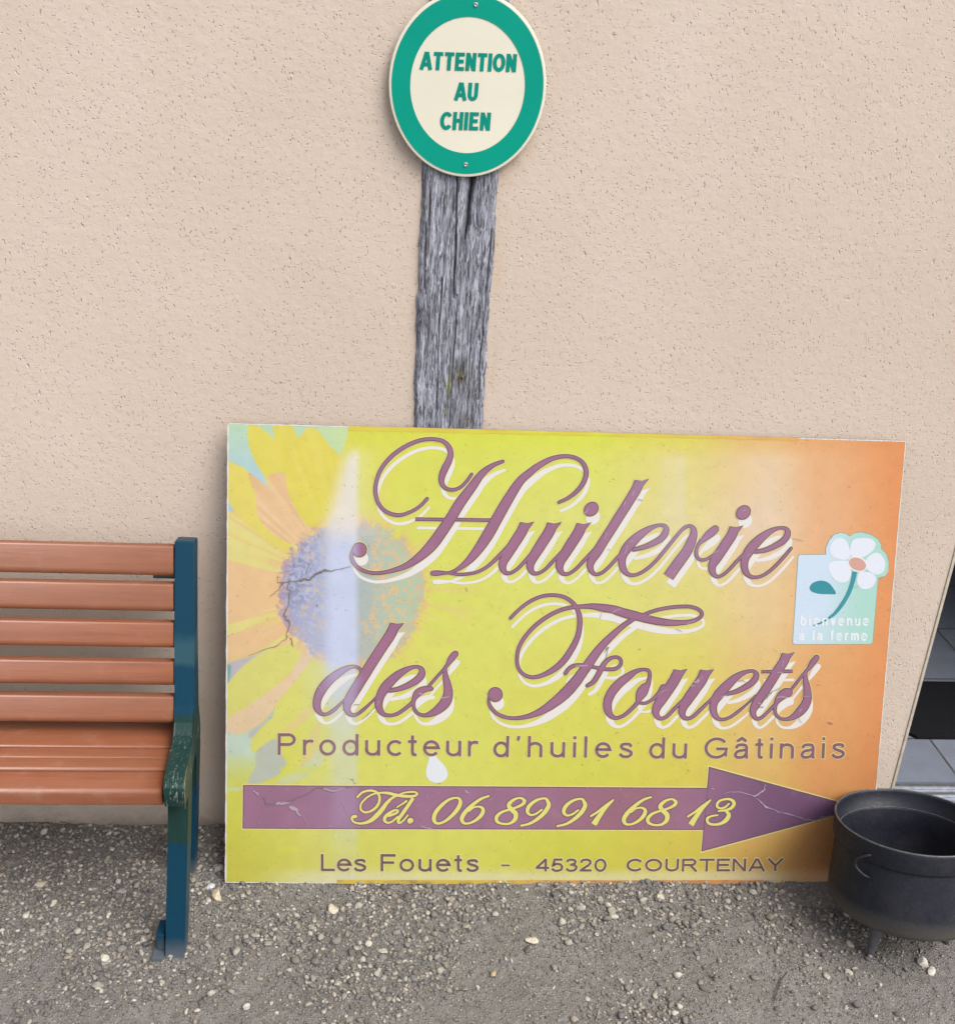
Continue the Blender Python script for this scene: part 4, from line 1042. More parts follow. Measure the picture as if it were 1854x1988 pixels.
# e
E_ = [(1090,1190,56),(1250,1148,72),(1400,1085,88),(1510,1015,96),(1568,935,96),(1578,872,82),(1545,828,54),(1475,822,46),(1380,850,66),(1250,922,104),(1120,1025,136),(1005,1150,148),(932,1270,124),(915,1380,108),(942,1490,92),(1005,1555,60),(1085,1572,48),(1180,1545,48),(1300,1470,50),(1420,1360,50),(1550,1210,50),(1680,1050,50),(1795,915,48),(1865,850,46),(1930,832,46)]
s_(W3(E_))
# r
s_(W4([(120,622,48),(165,592,46),(205,584,46),(248,620,76),(262,690,100),(232,800,132),(158,960,150),(66,1090,158),(-30,1220,160),(-118,1344,162)]), True, False)
s_(W4([(585,632,108),(555,660,120),(490,712,118),(415,780,84),(350,840,58),(312,905,50),(296,980,54),(310,1050,50),(350,1088,46),(410,1095,46),(480,1070,46),(545,1010,56),(610,930,76)]))
# i
s_(W4([(900,596,158),(830,720,150),(752,840,150),(672,960,150),(582,1090,148),(536,1180,118),(536,1260,98),(570,1320,68),(622,1345,48),(700,1315,48),(800,1230,50),(900,1120,52),(985,1020,80),(1040,950,100)]), False)
# e
s_(W4([(1190,975,56),(1340,945,72),(1480,885,86),(1600,812,96),(1660,732,96),(1668,668,82),(1632,624,54),(1560,616,46),(1460,642,66),(1340,712,104),(1220,812,136),(1105,940,148),(1032,1060,124),(1015,1170,108),(1040,1275,92),(1100,1338,60),(1180,1356,48),(1290,1330,48),(1400,1260,50),(1520,1150,50),(1630,1030,50),(1722,922,42)]))
# d
s_(W5([(640,690,40),(610,648,36),(550,628,36),(470,650,58),(380,702,82),(270,790,98),(188,890,104),(140,1000,92),(138,1090,78),(180,1155,46),(230,1168,36),(310,1130,40),(400,1040,44),(470,950,70)]))
s_(W5([(1035,145,124),(960,270,118),(868,410,116),(758,580,116),(655,745,116),(572,880,114),(508,985,112),(476,1060,90),(480,1130,64),(520,1170,44),(570,1173,36),(650,1120,36),(740,1030,42),(830,920,66)]), False)
# e
s_(W5([(950,902,42),(1062,880,54),(1172,835,68),(1268,775,78),(1314,712,78),(1308,660,56),(1265,634,36),(1200,642,44),(1110,682,70),(1010,752,94),(905,862,110),(848,960,94),(828,1050,84),(845,1120,70),(890,1168,46),(960,1180,36),(1040,1160,38),(1130,1100,40),(1215,1030,44)]))
# s
s_(W5([(1690,490,68),(1670,510,72),(1636,555,68),(1605,605,44),(1580,640,36),(1500,730,32),(1395,848,34)]))
s_(W5([(1580,630,32),(1575,690,44),(1584,760,66),(1602,840,84),(1610,930,102),(1585,1020,116),(1520,1095,104),(1430,1155,72),(1340,1180,40),(1262,1152,36),(1222,1085,36),(1224,1005,46),(1268,930,84),(1330,885,108),(1372,880,112)]))
# F
s_(W6([(365,365,36),(460,270,36),(580,180,38),(720,120,38),(850,107,38),(970,130,40),(1060,190,44),(1112,262,46),(1140,360,54),(1138,470,56),(1110,590,60),(1050,710,66),(960,842,70),(850,940,64),(730,1003,48),(600,1030,40),(500,990,38),(450,920,38),(436,840,38),(450,720,40),(510,600,42),(620,470,44),(760,360,44),(900,285,44),(1040,246,42),(1170,234,46),(1290,232,64),(1400,248,84),(1530,268,88),(1640,302,92),(1770,338,100)]))
s_(W7([(300,333,108),(450,382,108),(600,412,112),(740,450,104),(860,474,98),(980,490,86),(1110,494,72),(1250,484,58),(1370,452,50),(1436,404,46),(1444,360,46),(1400,315,46),(1300,280,46),(1170,276,46),(1030,288,46),(880,314,46),(740,356,46),(640,396,40)]))
s_(W6([(1790,340,40),(1710,392,52),(1640,440,56),(1545,520,66),(1436,625,80),(1336,740,92),(1244,870,104),(1166,980,110),(1085,1090,118),(975,1210,122),(855,1312,106),(722,1402,82),(580,1462,54),(440,1489,40),(310,1480,38),(200,1430,38),(132,1350,38),(108,1270,40),(120,1205,60)]))
s_(W6([(980,985,42),(1012,940,42),(1062,905,42),(1130,890,36),(1250,905,34),(1350,925,36),(1450,938,38),(1545,930,40),(1598,885,38),(1600,830,36),(1560,802,36),(1495,810,40),(1435,850,50),(1385,925,58),(1340,1010,56),(1290,1082,50),(1228,1122,40)]))
# o
s_(W7([(728,1290,50),(748,1200,46),(732,1135,46),(670,1118,42),(570,1142,60),(452,1218,98),(322,1322,116),(224,1450,118),(182,1570,112),(190,1670,102),(232,1740,68),(300,1770,46),(390,1740,46),(490,1660,50),(585,1562,52)]))
s_(W7([(742,1240,50),(722,1310,70),(680,1365,122),(640,1430,140),(610,1490,104),(585,1555,48)]))
s_(W7([(590,1562,36),(680,1570,36),(770,1530,42),(860,1450,60),(930,1360,90)]))
# u
s_(W7([(1157,1120,146),(1082,1250,142),(992,1390,140),(903,1520,136),(842,1620,114),(826,1690,94),(850,1750,64),(900,1776,46),(970,1750,46),(1060,1660,48),(1160,1545,70),(1240,1440,100)]), False)
s_(W7([(1512,1122,146),(1442,1250,142),(1345,1390,140),(1254,1520,136),(1193,1620,114),(1177,1690,94),(1198,1750,64),(1250,1776,46),(1320,1750,46),(1420,1660,48),(1530,1540,60),(1600,1450,90)]), False)
# e
s_(W8([(385,752,52),(520,716,68),(650,655,84),(750,590,92),(814,512,92),(822,455,78),(790,414,50),(720,410,48),(620,442,72),(500,517,112),(382,627,138),(262,760,148),(192,870,122),(176,970,108),(202,1065,88),(262,1126,56),(340,1132,46),(440,1096,46),(560,1010,46),(680,900,48),(780,780,80)]))
# t
s_(W8([(1300,143,154),(1232,270,142),(1142,405,140),(1050,555,140),(958,695,142),(850,855,140),(800,935,124),(772,1010,98),(792,1090,68),(842,1128,50),(910,1102,48),(1000,1020,48),(1085,935,52)]), False)
s_(W8([(905,420,46),(1370,415,46)]), False, False)
# s
s_(W8([(1730,215,86),(1705,245,92),(1655,310,84),(1612,375,60),(1575,415,48),(1500,500,46),(1430,590,44),(1345,695,46)]))
s_(W8([(1568,410,44),(1560,480,58),(1564,560,80),(1582,650,100),(1592,740,118),(1588,840,128),(1545,940,136),(1468,1030,126),(1380,1098,90),(1280,1132,50),(1182,1120,46),(1118,1060,46),(1102,975,52),(1122,890,70),(1190,795,124),(1260,742,144),(1300,735,136)]))
BLOBS = [(840+150/4.635, 1040+1358/4.635, 82/4.635, 82/4.635, 0), (1360+458/6.18, 1140+583/6.18, 118/6.18, 98/6.18, -0.75), (1640+1005/6.18, 1180+385/6.18, 118/6.18, 98/6.18, -0.75), (1160+192/4.635, 1420+1224/4.635, 82/4.635, 82/4.635, 0)]
# broad stems end in a nearly level top with a flick to the right
FL = [(W2, (1030,862), (1105,876), (1185,857)), (W2, (1335,866), (1415,880), (1494,861)), (W2, (1665,872), (1742,886), (1822,867)), (W3, (1110,146), (1215,163), (1322,126)),
      (W4, (802,591), (900,606), (998,584)), (W5, (960,137), (1035,151), (1113,144)), (W7, (1070,1116), (1157,1129), (1248,1111)), (W7, (1424,1118), (1512,1131), (1606,1113)), (W8, (1210,140), (1300,155), (1400,130))]
FLAGS = []
for Wf, a, b_, c_ in FL:
    tl, dp, tr = [np.array(q[:2]) for q in Wf([a, b_, c_])]
    best = min(range(len(RB)), key=lambda i: np.hypot(*(np.array(RB[i][0][0][:2]) - (tl+tr)/2)))
    P = RB[best][0]; d = np.array(P[1][:2]) - (tl+tr)/2; d /= np.linalg.norm(d); pr = np.array([d[1], -d[0]]); pr = pr if pr[0] > 0 else -pr
    w0 = P[1][2]*1.0; c0 = tl + pr*w0/2
    P[0] = (c0[0], c0[1], w0); rc = tl + pr*w0
    FLAGS.append((best, np.array([tl, dp, tr, tr*0.45 + rc*0.55 + d*w0*0.25, rc + d*w0*0.3, (tl+rc)/2 + d*w0*0.3])))
for i, (P, a, b_) in enumerate(RB):              # joins: let the hairlines run into the stems instead of beside them
    if len(P) > 5 and P[-1][2] > 1.25*P[-3][2] and P[-1][2] > 9:
        for q, kx, kw in ((-1, 0.42, 0.42), (-2, 0.20, 0.62)):
            x, y, w0 = P[q]; P[q] = (x + kx*w0, y, w0*kw)
WORDS = {'Huilerie': (0, 14), 'des': (14, 18), 'Fouets': (18, 99)}
def headline(word, name, base, grow, shift, colour, parent):
    i0, i1 = WORDS[word]; k = Ink(base)
    for i, (P, a, b_) in enumerate(RB):
        if i0 <= i < i1: k.ribbon(P, grow, shift, (a, b_))
    for i, (x, y, a, b_, r_) in enumerate(BLOBS):
        if (word == 'Huilerie' and i < 3) or (word == 'Fouets' and i == 3): k.blob(x, y, a, b_, r_, grow, shift)
    for i, fl in FLAGS:
        if i0 <= i < i1:
            cen = fl.mean(0); k.add(fl + (fl-cen)*(grow/9.0) + np.array(shift), [list(range(6))])
    return k.build(name, parent, colour)
def ink(c0, strength=0.75):
    def f(X, Y):
        c = np.tile(np.array(c0, float), (len(X), 1))
        b1, b2, b3 = sheen_amt(X, Y)
        c = mixc(c, (182, 184, 220), b1*strength); c = mixc(c, (205, 188, 200), b2*0.45)  # bluish sky sheen painted into the lettering as well
        hz = 0.35*np.exp(-((X-1640)/130)**2)*sstep(1500, 1250, Y)
        c = mixc(c, (178, 168, 200), hz)
        return c*(0.97 + 0.06*vnoise(X*0.03, Y*0.03, 91))[:, None]
    return f
PALE, PLUM, DEEP = (232, 228, 226), (154, 100, 133), (104, 70, 88)
for wd in WORDS:
    o = headline(wd, 'script_word', 0.00135, -1.7, (0, 0), ink(PLUM), ad)
    headline(wd, 'drop_shadow', 0.0003, -0.6, (4.3, 21.6), PALE, o)
    headline(wd, 'pale_edge', 0.00065, 2.2, (0, 0), (228, 222, 150), o)
    headline(wd, 'dark_outline', 0.0010, 0.7, (0, 0), ink(DEEP, 0.6), o)
# ---- plain lettering
def words(items, colour, edge):
    for s, xl, yl, xr, yr, h, sl, wide, hw in items:
        for glyph in stroke_text(s, xl, yl, xr, yr, h, sl, wide, hw):
            par = ad
            for nm, z, g_, colr in (('letter', 0.0008, 0.25, colour), ('pale_edge', 0.0003, 2.0, edge)):
                k = Ink(z)
                for P in glyph: k.add(*poly_ribbon(P, g_))
                o = k.build(nm, par, colr)
                if par is ad: par = o
words([('Producteur', 673.3, 1830, 1159.6, 1834.2, 52.0, 0.01, 1.36, 0.064), ("d'huiles", 1195.6, 1835.4, 1534.0, 1837.0, 51, 0.03, 1.34, 0.064),
       ('du', 1572.7, 1838.0, 1665.5, 1838.6, 51, 0.04, 1.34, 0.064), ('Gâtinais', 1706, 1838.4, 2048.5, 1839.4, 51, 0.05, 1.30, 0.064)], ink((128, 88, 104), 0.5), (230, 216, 150))
words([('Les', 777.8, 2112.8, 889.0, 2113, 41.5, 0, 1.50, 0.070), ('Fouets', 922.6, 2112.9, 1161.5, 2113.4, 41.5, 0, 1.50, 0.070), ('-', 1216.6, 2109, 1236.4, 2109, 30, 0, 2.2, 0.06),
       ('45320', 1299.8, 2112.8, 1471, 2113, 30.5, 0.03, 1.78, 0.084), ('COURTENAY', 1517.3, 2113, 1900.0, 2113, 31, 0.04, 1.72, 0.084)], ink((112, 78, 82), 0.4), (226, 218, 160))
# ---- arrow: gridded so that it follows the bow of the panel
def strip_grid(top, bot, nx_, ny_):
    u, v = np.meshgrid(np.linspace(0, 1, nx_), np.linspace(0, 1, ny_))
    t = np.array([np.interp(u.ravel(), np.linspace(0, 1, len(top)), np.array(top)[:, i]) for i in (0, 1)]).T
    b_ = np.array([np.interp(u.ravel(), np.linspace(0, 1, len(bot)), np.array(bot)[:, i]) for i in (0, 1)]).T
    p = t*(1-v.ravel()[:, None]) + b_*v.ravel()[:, None]
    i_ = np.arange(nx_*ny_).reshape(ny_, nx_)
    f = np.stack([i_[:-1, :-1], i_[1:, :-1], i_[1:, 1:], i_[:-1, 1:]], -1).reshape(-1, 4)
    return p, [list(q) for q in f]
def arrow(name, z, g, colour):
    k = Ink(z)
    p, f = strip_grid([(590.9-g, 1905-g), (1715.1-g*0, 1910.6-g)], [(589.6-g, 2009.4+g), (1705.6, 2011.5+g)], 160, 10)
    k.add(p, f)
    q, f2 = strip_grid([(1719.4-g, 1859.7-g*1.6), (2087.3+g*3, 1960.3)], [(1701.3-g, 2063.8+g*1.6), (2087.3+g*3, 1960.7)], 60, 12)
    k.add(q, f2, 0.00003)
    return k.build(name, ad, colour)
arrow('arrow_edge', 0.00030, 3.4, (230, 216, 140))
arrow('arrow_outline', 0.00055, 0.8, ink((98, 68, 84), 0.5))
def arrow_col(X, Y):
    c = ink((152, 104, 134), 0.55)(X, Y)
    c = mixc(c, (150, 96, 106), 0.55*np.exp(-((X-1500)/150)**2)); c = mixc(c, (108, 68, 106), 0.9*sstep(1640, 1900, X))
    return c
arrow('arrow', 0.00080, -1.2, arrow_col)
# ---- telephone number
W9 = lambda p: win(840, 1890, 5.15, p); W10 = lambda p: win(1180, 1890, 5.15, p); W11 = lambda p: win(1480, 1890, 5.15, p)
def sh(p, dx, dy): return [(x+dx, y+dy, w_) for x, y, w_ in p]
PH = []
PH.append((W9([(140,220,28),(200,162,30),(290,137,30),(370,152,32),(412,200,34),(412,280,36),(370,350,36),(304,395,32),(228,408,28),(183,370,28),(185,310,26),(240,240,26),(330,185,26),(420,165,26),(520,168,36),(620,192,40),(740,208,38),(850,205,32),(888,178,28),(860,157,26),(770,157,24),(690,175,22),(650,195,22)]), True, True))
PH.append((W9([(650,195,24),(575,230,34),(510,290,46),(450,370,56),(390,440,60),(310,510,50),(220,545,34),(140,545,28),(85,520,28),(72,480,34),(98,462,44),(122,460,36)]), True, True))
PH.append((W9([(530,455,28),(605,428,32),(648,395,30),(622,378,26),(555,410,38),(492,462,44),(478,510,40),(520,540,28),(580,520,26),(640,465,24)]), True, True))
PH.append((W9([(635,345,20),(700,305,24),(752,268,30)]), True, True))
PH.append((W9([(835,232,44),(770,330,46),(700,430,46),(650,508,42),(658,544,28),(710,515,24),(770,445,22)]), False, True))
Z0 = [(1370,227,28),(1290,247,34),(1190,322,46),(1112,420,52),(1094,490,52),(1112,535,40),(1155,548,32),(1235,518,36),(1340,430,48),(1410,335,54),(1425,270,46),(1405,235,34),(1370,227,28)]
Z6 = [(1780,205,26),(1690,237,34),(1580,315,46),(1482,412,54),(1442,490,54),(1462,538,38),(1520,548,30),(1625,502,40),(1700,420,50),(1706,365,42),(1660,338,28),(1595,348,24),(1530,395,26)]
Z8 = [(466,255,42),(440,234,32),(400,230,28),(325,262,40),(278,320,54),(310,372,58),(362,425,62),(358,490,54),(295,545,34),(195,550,30),(130,520,42),(125,470,46),(180,412,36),(270,378,30),(380,343,32),(452,305,40),(475,270,44),(466,255,42)]
Z9 = [(765,275,46),(745,240,32),(700,235,28),(610,265,38),(530,335,48),(510,400,46),(545,440,30),(610,430,28),(690,375,26)]
Z9B = [(765,275,46),(778,310,52),(740,390,54),(650,480,46),(540,548,34),(430,575,26)]
Z1 = [(1300,455,26),(1380,405,30),(1480,325,30),(1582,250,22)]
Z1B = [(1570,262,28),(1485,350,44),(1402,460,60),(1338,560,78)]
Z3 = [(1478,297,22),(1432,340,28),(1372,357,28),(1328,328,34),(1350,272,32),(1420,244,28),(1500,246,34),(1542,290,46),(1515,345,40),(1445,378,32),(1345,390,22)]
Z3B = [(1430,382,26),(1475,430,50),(1455,490,56),(1390,540,42),(1300,560,32),(1222,540,36),(1206,490,36),(1250,457,28),(1338,441,22)]
CL = []
CL.append(W9(Z0)); PH.append((W9(Z6), True, True)); CL.append(W10(Z8)); PH += [(W10(Z9), True, True), (W10(Z9B), True, True), (W10(sh(Z9, 453, 5)), True, True), (W10(sh(Z9B, 453, 5)), True, True),
      (W10(Z1), True, True), (W10(Z1B), True, False), (W11(sh(Z6, -1275, 10)), True, True)]
CL.append(W11(sh(Z8, 343, 12))); PH += [(W11(sh(Z1, -335, 3)), True, True), (W11(sh(Z1B, -335, 3)), True, False), (W11(Z3), True, True), (W11(Z3B), True, True)]
def phone(name, z, grow, colour):
    k = Ink(z)
    for P, a, b_ in PH: k.ribbon(P, grow, (0, 0), (a, b_))
    for P in CL: k.ribbon(P, grow, (0, 0), closed=True)
    k.blob(840+800/5.15, 1890+514/5.15, 40/5.15, 36/5.15, -0.6, grow)
    return k.build(name, ad, colour)
phone('telephone_outline', 0.00110, 1.5, ink((104, 70, 84), 0.3))
phone('telephone_number', 0.00140, -0.2, (226, 220, 118))
# ---- oil drop and farm emblem
k = Ink(0.00035)
k.add([(540+a/2.3175, 1700+b_/2.3175) for a, b_ in smooth_poly([(1186,290),(1205,318),(1240,355),(1264,395),(1262,430),(1240,452),(1205,461),(1170,452),(1147,425),(1144,390),(1155,345),(1166,312)], 3)], [list(range(36))])
k.build('oil_drop', ad, (226, 230, 236))
Z7 = lambda p: [(1850+a/3.97, 1200+b_/3.97) for a, b_ in p]
sq = [(352,578),(610,578),(608,520),(640,440),(690,385),(750,366),(805,378),(840,402),(880,372),(950,362),(1040,385),(1110,430),(1145,490),(1140,520),(1190,570),(1215,650),(1212,740),(1175,788),(1112,798),(1058,1425),(1045,1440),(300,1436),(288,1420),(342,590)]
def sticker(X, Y):
    t = sstep(1990, 2090, X)
    c = np.array((206, 224, 244.))*(1-t[:, None]) + np.array((172, 218, 206.))*t[:, None]  # bluish left side: sky reflection painted into the sticker colour
    return c
k = Ink(0.00040); qg = np.array(sq, float); cx_, cy_ = 720.0, 960.0
rings = [np.array([cx_, cy_]) + (qg - np.array([cx_, cy_]))*t for t in (0.02, 0.3, 0.6, 0.85, 1.0)]
m_ = len(qg); pp = np.concatenate(rings); ff = [[r_*m_+i, r_*m_+(i+1) % m_, (r_+1)*m_+(i+1) % m_, (r_+1)*m_+i] for r_ in range(4) for i in range(m_)]
k.add(Z7(pp), ff + [list(range(m_))[::-1]])
emb = k.build('farm_emblem', ad, sticker)
def emb_part(name, polys, z, colour, n_=5):
    k = Ink(z)
    for P, sm in polys:
        q = smooth_poly(P, n_) if sm else np.array(P, float)
        k.add(Z7(q), [list(range(len(q)))])
    o = k.build(name, emb, colour); o.matrix_parent_inverse = Matrix.Identity(4); return o
emb_part('sticker_rim', [([(a + (4 if a > 750 else -5), b_ + (4 if b_ > 900 else -5)) for a, b_ in sq], False)], 0.00025, (122, 160, 140))
def petal(P): return (P, True)
PETALS = [[(840,600),(780,628),(700,610),(650,560),(650,500),(690,435),(750,418),(800,440),(830,500)], [(850,590),(845,500),(870,440),(940,418),(1040,425),(1085,470),(1075,520),(1030,565),(950,605)],
          [(990,640),(1040,580),(1110,560),(1165,610),(1182,680),(1160,745),(1100,770),(1040,745),(1000,710)], [(930,750),(1000,745),(1070,765),(1092,820),(1060,885),(990,912),(930,890),(908,830)],
          [(830,650),(740,635),(660,650),(630,690),(650,760),(700,825),(760,845),(820,830),(850,760)]]
for P in PETALS: emb_part('petal', [petal(P)], 0.00065, (228, 234, 246))
th = np.linspace(0, 2*math.pi, 32, endpoint=False)
def oval(a, b_): return [(913 + a*math.cos(t)*math.cos(.4) - b_*math.sin(t)*math.sin(.4), 668 + a*math.cos(t)*math.sin(.4) + b_*math.sin(t)*math.cos(.4)) for t in th]
emb_part('flower_ring', [(oval(96, 74), False)], 0.00085, (238, 238, 240)); emb_part('flower_heart', [(oval(86, 60), False)], 0.00105, (212, 164, 148))
k = Ink(0.00095)
for P in ([(886,742,46),(868,830,42),(825,950,40),(760,1060,38),(690,1145,30),(632,1190,22)], [(612,1203,16),(592,1215,18)], [(572,1226,16),(525,1245,16)], [(505,1250,9),(484,1258,8)]):
    k.ribbon([(1850+a/3.97, 1200+b_/3.97, w_/3.97) for a, b_, w_ in P], 0, (0, 0), (False, False))
o = k.build('stalk', emb, (28, 146, 160)); o.matrix_parent_inverse = Matrix.Identity(4)
emb_part('leaf', [([(450,895),(478,850),(548,826),(612,836),(660,875),(704,952),(640,957),(540,953),(470,930)], True)], 0.00065, (18, 142, 156))
for s, xl, yl, xr, yr in (('bienvenue', 360, 1258, 1018, 1262), ('a la ferme', 345, 1400, 1003, 1406)):
    for gi, glyph in enumerate(stroke_text(s, xl, yl, xr, yr, 98, 0.02, 0.95, 0.10)):
        k = Ink(0.0007)
        for P in glyph:
            v, f = poly_ribbon(P); k.add(Z7(v), f)
        if s[0] == 'a' and gi == 0: k.add(Z7([(352, 1300), (368, 1296), (384, 1318), (372, 1320)]), [[0, 1, 2, 3]])
        o = k.build('letter', emb, (232, 240, 244)); o.matrix_parent_inverse = Matrix.Identity(4)
# ---- strips of coloured edge tape along the top and foot
def tape(name, P0, P1, h0, h1, colour, z=0.0004):
    k = Ink(z); n_ = 120; t = np.linspace(0, 1, n_)
    jag = 1.6*(vnoise(t*60, t*0, 95)-0.5)
    top_ = np.stack([P0[0]+(P1[0]-P0[0])*t, P0[1]+(P1[1]-P0[1])*t], -1); bot_ = top_ + np.stack([0*t, h0+(h1-h0)*t + jag], -1)
    k.add(np.concatenate([top_, bot_]), [[i, n_+i, n_+i+1, i+1] for i in range(n_-1)])
    return k.build(name, ad, colour)
def tapec(X, Y):
    c = base_tab(X, Y)*np.array((1.03, 0.99, 0.86)); return mixc(c, (206, 150, 70), 0.5*vnoise(X*0.02, Y*0.1, 96))
tape('edge_tape', (846, 1033.0), (1936, 1061.5), 11, 7, tapec)
def tapec2(X, Y):
    c = np.tile(np.array((214, 182, 64.)), (len(X), 1)); c = mixc(c, (214, 140, 80), sstep(1150, 1500, X)*0.9)
    return mixc(c, (150, 120, 80), 0.6*sstep(0.6, 0.85, vnoise(X*0.05, Y*0.3, 97)))
tape('edge_tape', (818, 2134.5), (1852, 2134.5), 9.5, 9.5, tapec2)
# ---- the print stops just short of the edge and bares the pale sheet
def bare(P, w_, seed):
    g_ = np.random.default_rng(seed); P = np.array(P, float); n_ = 60; t = np.linspace(0, 1, n_)[:, None]
    Q_ = P[0]*(1-t) + P[1]*t; k = Ink(0.0003)
    k.add(*poly_ribbon(np.concatenate([Q_, (w_*(0.45 + 0.9*g_.random(n_)))[:, None]], 1)))
    k.build('bare_edge', ad, (226, 224, 220))
bare([(553.6, 1027), (547.6, 2142)], 3.6, 1); bare([(553, 1027.4), (846, 1035.2)], 3.2, 2); bare([(1938, 1063.6), (2198, 1070.6)], 3.0, 3); bare([(2197.4, 1071), (2107.4, 2130)], 2.2, 4); bare([(1856, 2143.2), (2100, 2143.6)], 2.4, 5); bare([(550, 2141.6), (816, 2142.4)], 2.4, 6)
# ---- cracks and flakes in the film
def scratch_set(name, items, colour, z):
    k = Ink(z)
    for P in items: k.ribbon([(x, y, w_*0.72) for x, y, w_ in P], 0.0)
    return k.build(name, ad, colour)
Z1_ = lambda p: win(540, 1000, 2.3175, p); Z3_ = lambda p: win(540, 1700, 2.3175, p); Z4_ = lambda p: win(1300, 1700, 2.3175, p)
def jagged(P, n=6, amp=1.6, seed=0):
    g_ = np.random.default_rng(seed); P = np.array(P, float); out = []
    for a, b_ in zip(P[:-1], P[1:]):
        for i in range(n):
            t = i/n; q = a*(1-t) + b_*t; q[:2] += g_.normal(0, amp, 2); q[2] *= 0.6 + 0.8*g_.random(); out.append(tuple(q))
    out.append(tuple(P[-1])); return out
cr = [jagged(Z1_([(308,955,5),(420,945,8),(490,935,12),(530,905,14),(575,885,18),(610,890,6),(720,865,4)]), 5, 1.0, 1), jagged(Z1_([(345,958,7),(300,1010,5),(268,1032,4)]), 4, 1.2, 2),
      jagged(Z1_([(370,955,6),(378,1040,6),(350,1140,9),(380,1180,7),(365,1258,6)]), 5, 1.4, 3), jagged(Z1_([(385,1268,7),(398,1312,6)]), 3, 1, 4), jagged(Z1_([(370,1262,5),(300,1310,4),(150,1365,4)]), 4, 1.2, 5),
      jagged(Z1_([(310,915,5),(312,955,5)]), 3, .6, 6), jagged(Z1_([(470,905,4),(488,850,5)]), 3, .8, 7),
      jagged(Z3_([(410,555,7),(480,515,6),(540,488,8),(610,508,12),(680,490,8),(735,478,5)]), 4, 1.2, 8), jagged(Z3_([(230,540,8),(248,578,7),(320,580,10),(410,555,7)]), 4, 1.4, 9),
      jagged(W8([(860,905,16),(940,830,18),(1000,760,22),(1130,685,12),(1180,655,8)]), 4, 1.0, 10), jagged(W8([(850,955,12),(935,945,14)]), 3, .6, 11), jagged(W8([(965,825,16),(1020,770,14)]), 3, .6, 12),
      jagged(W8([(555,560,8),(620,550,10),(680,580,8)]), 3, .4, 13), jagged(W8([(1465,1120,8),(1500,1190,10)]), 3, .5, 14), jagged(W3([(1150,435,12),(1225,448,12)]), 3, .5, 15), jagged(W3([(690,1185,10),(745,1192,10)]), 3, .4, 16),
      jagged(W5([(545,1062,10),(610,1055,10)]), 3, .5, 17), jagged(W5([(640,1225,6),(710,1165,8),(790,1080,6)]), 4, .8, 18), jagged(W6([(1365,370,6),(1385,300,6)]), 3, .5, 19), jagged(W6([(1420,740,14),(1460,690,16),(1445,780,12),(1400,860,8)]), 3, 1, 20),
      jagged(W7([(1090,570,6),(1180,615,7)]), 3, .5, 21), jagged(Z4_([(1250,450,3),(1285,470,3)]), 2, .5, 22), jagged(W4([(1740,770,7),(1850,800,6),(1900,812,5)]), 3, .5, 23),
      win(540, 1000, 2.3175, [(1368,985,5),(1377,1005,5)]), win(540, 1000, 2.3175, [(530,1080,7),(536,1088,6)]), Z3_([(720,436,5),(738,445,6)]), Z3_([(735,455,4),(752,463,4)]), Z4_([(850,382,4),(860,390,5)]), Z4_([(448,180,4),(458,172,5)]), Z4_([(1640,120,8),(1665,128,8)])]
for P in cr: scratch_set('crack', [[(x, y, w_*0.8) for x, y, w_ in P]], (118, 110, 104), 0.0020)
fl = [jagged(W3([(945,535,14),(965,470,22)]), 3, .6, 31), jagged(W3([(1070,380,14),(1085,340,18),(1105,300,10)]), 3, .6, 32), jagged(W3([(655,1030,10),(690,945,18)]), 3, .5, 33), jagged(W3([(955,1260,12),(1000,1130,18)]), 4, .7, 34),
      jagged(W3([(1040,1080,12),(1075,1050,14)]), 3, .6, 35), jagged(W3([(370,640,20),(415,575,18)]), 3, .5, 36), jagged(W3([(1680,1540,14),(1730,1500,18)]), 3, .6, 37), jagged(W4([(340,780,10),(440,765,14)]), 3, .6, 38),
      jagged(W4([(540,1000,10),(630,945,12)]), 3, .6, 39), jagged(W4([(1000,360,14),(1040,340,12)]), 3, .5, 40), jagged(W4([(1040,1050,8),(1100,1000,12)]), 3, .6, 41), jagged(W5([(160,860,12),(185,905,14)]), 3, .6, 42),
      jagged(W5([(140,950,9),(165,938,10)]), 2, .5, 43), jagged(W5([(1280,930,20),(1325,945,18)]), 3, .6, 44), jagged(W5([(1540,985,16),(1615,965,14)]), 3, .7, 45), jagged(W5([(810,1060,10),(835,1015,12)]), 3, .5, 46),
      jagged(W6([(1100,905,16),(1160,898,22),(1225,890,16)]), 3, .7, 47), jagged(W6([(1510,295,10),(1545,275,16),(1600,255,8)]), 3, .7, 48), jagged(W7([(670,395,8),(750,405,9)]), 3, .3, 49), jagged(W7([(1240,505,10),(1350,460,14)]), 3, .6, 50),
      jagged(W7([(1350,1290,40),(1395,1260,55)]), 3, 1.4, 51), jagged(W7([(1300,1335,18),(1345,1325,16)]), 3, .6, 52), jagged(W7([(1425,1250,12),(1450,1195,10)]), 3, .5, 53), jagged(W7([(870,1445,10),(930,1400,12),(1000,1390,6)]), 3, .5, 54),
      jagged(W8([(1205,360,10),(1222,260,24)]), 3, .6, 55), jagged(W8([(1150,430,18),(1220,428,14)]), 3, .8, 56), jagged(W8([(1130,800,20),(1210,798,30),(1290,800,12)]), 3, .9, 57), jagged(W8([(850,880,24),(890,905,20)]), 3, 1, 58),
      jagged(W8([(1475,1010,24),(1495,985,26)]), 3, 1, 59), jagged(W8([(1510,800,12),(1640,780,8)]), 3, .6, 60), jagged(W8([(290,820,10),(375,755,14)]), 3, .6, 61)]
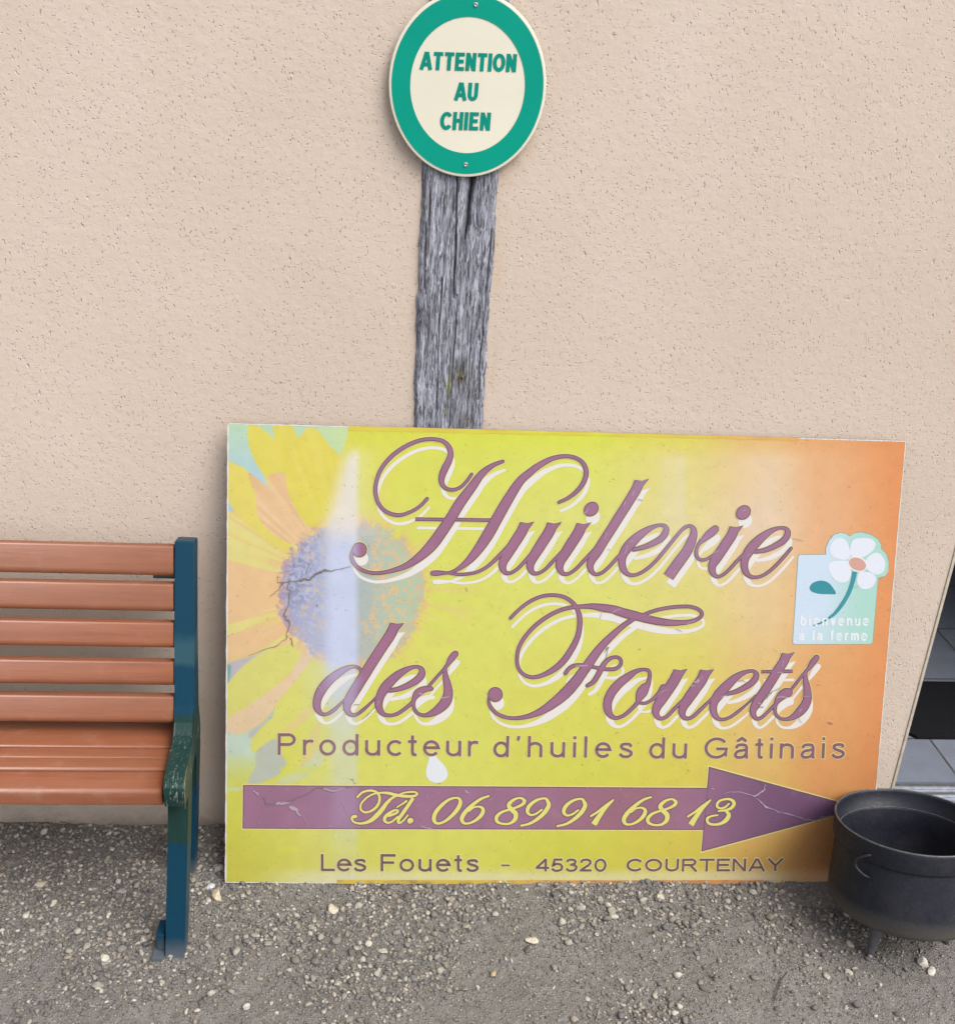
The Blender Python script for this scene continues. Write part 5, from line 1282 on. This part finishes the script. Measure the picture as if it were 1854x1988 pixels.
fl2 = [jagged(Z3_([(180,505,12),(200,525,14)]), 3, .8, 71), jagged(Z3_([(310,578,22),(345,572,20),(372,570,10)]), 3, 1.4, 72), jagged(Z3_([(385,592,26),(415,615,24),(440,640,8)]), 3, 1.3, 73), jagged(Z3_([(450,640,4),(465,670,5),(478,705,4)]), 3, .6, 74),
       jagged(Z3_([(575,490,10),(625,505,10),(690,488,6)]), 3, 1, 75), jagged(Z3_([(672,560,4),(690,600,6),(712,650,4)]), 3, .7, 76), jagged(Z3_([(600,698,8),(615,702,6)]), 2, .6, 77), jagged(Z3_([(205,680,5),(215,685,5)]), 2, .5, 78), jagged(Z3_([(1085,590,4),(1108,577,5)]), 2, .4, 79),
       jagged(Z3_([(1150,525,6),(1152,545,5)]), 2, .4, 80), jagged(Z3_([(1205,520,4),(1222,514,4)]), 2, .3, 81), jagged(Z3_([(1360,498,10),(1385,515,8)]), 3, .8, 82), jagged(Z3_([(1500,556,5),(1516,545,6)]), 2, .4, 83), jagged(Z3_([(1120,702,8),(1170,714,10)]), 3, 1.2, 84),
       jagged(Z4_([(1055,520,3),(1075,508,4),(1140,508,5),(1225,530,6)]), 4, .6, 85), jagged(Z4_([(1225,535,8),(1262,510,12),(1280,490,7),(1288,462,3)]), 3, .8, 86), jagged(Z4_([(1235,545,5),(1290,590,12),(1360,620,5),(1420,635,7),(1500,660,4),(1575,672,5)]), 4, .7, 87),
       jagged(Z4_([(1575,672,4),(1600,655,5),(1660,642,4)]), 3, .5, 88), jagged(Z4_([(985,488,7),(998,490,6)]), 2, .4, 89), jagged(Z3_([(760,705,7),(772,708,6)]), 2, .4, 90)]
for i in range(46):
    g_ = np.random.default_rng(200+i); x = g_.uniform(600, 1650); y = g_.choice([1908+g_.random()*8, 2000+g_.random()*7, g_.uniform(1910, 2005)], p=[.45, .35, .2]); a = g_.uniform(-.7, .7); L_ = g_.uniform(2, 8)
    fl2.append([(x, y, g_.uniform(.8, 2.0)), (x+L_*math.cos(a), y-L_*math.sin(a), g_.uniform(.6, 1.6))])
scratch_set('flaked_film', fl + fl2, (176, 158, 176), 0.0019)['kind'] = 'stuff'
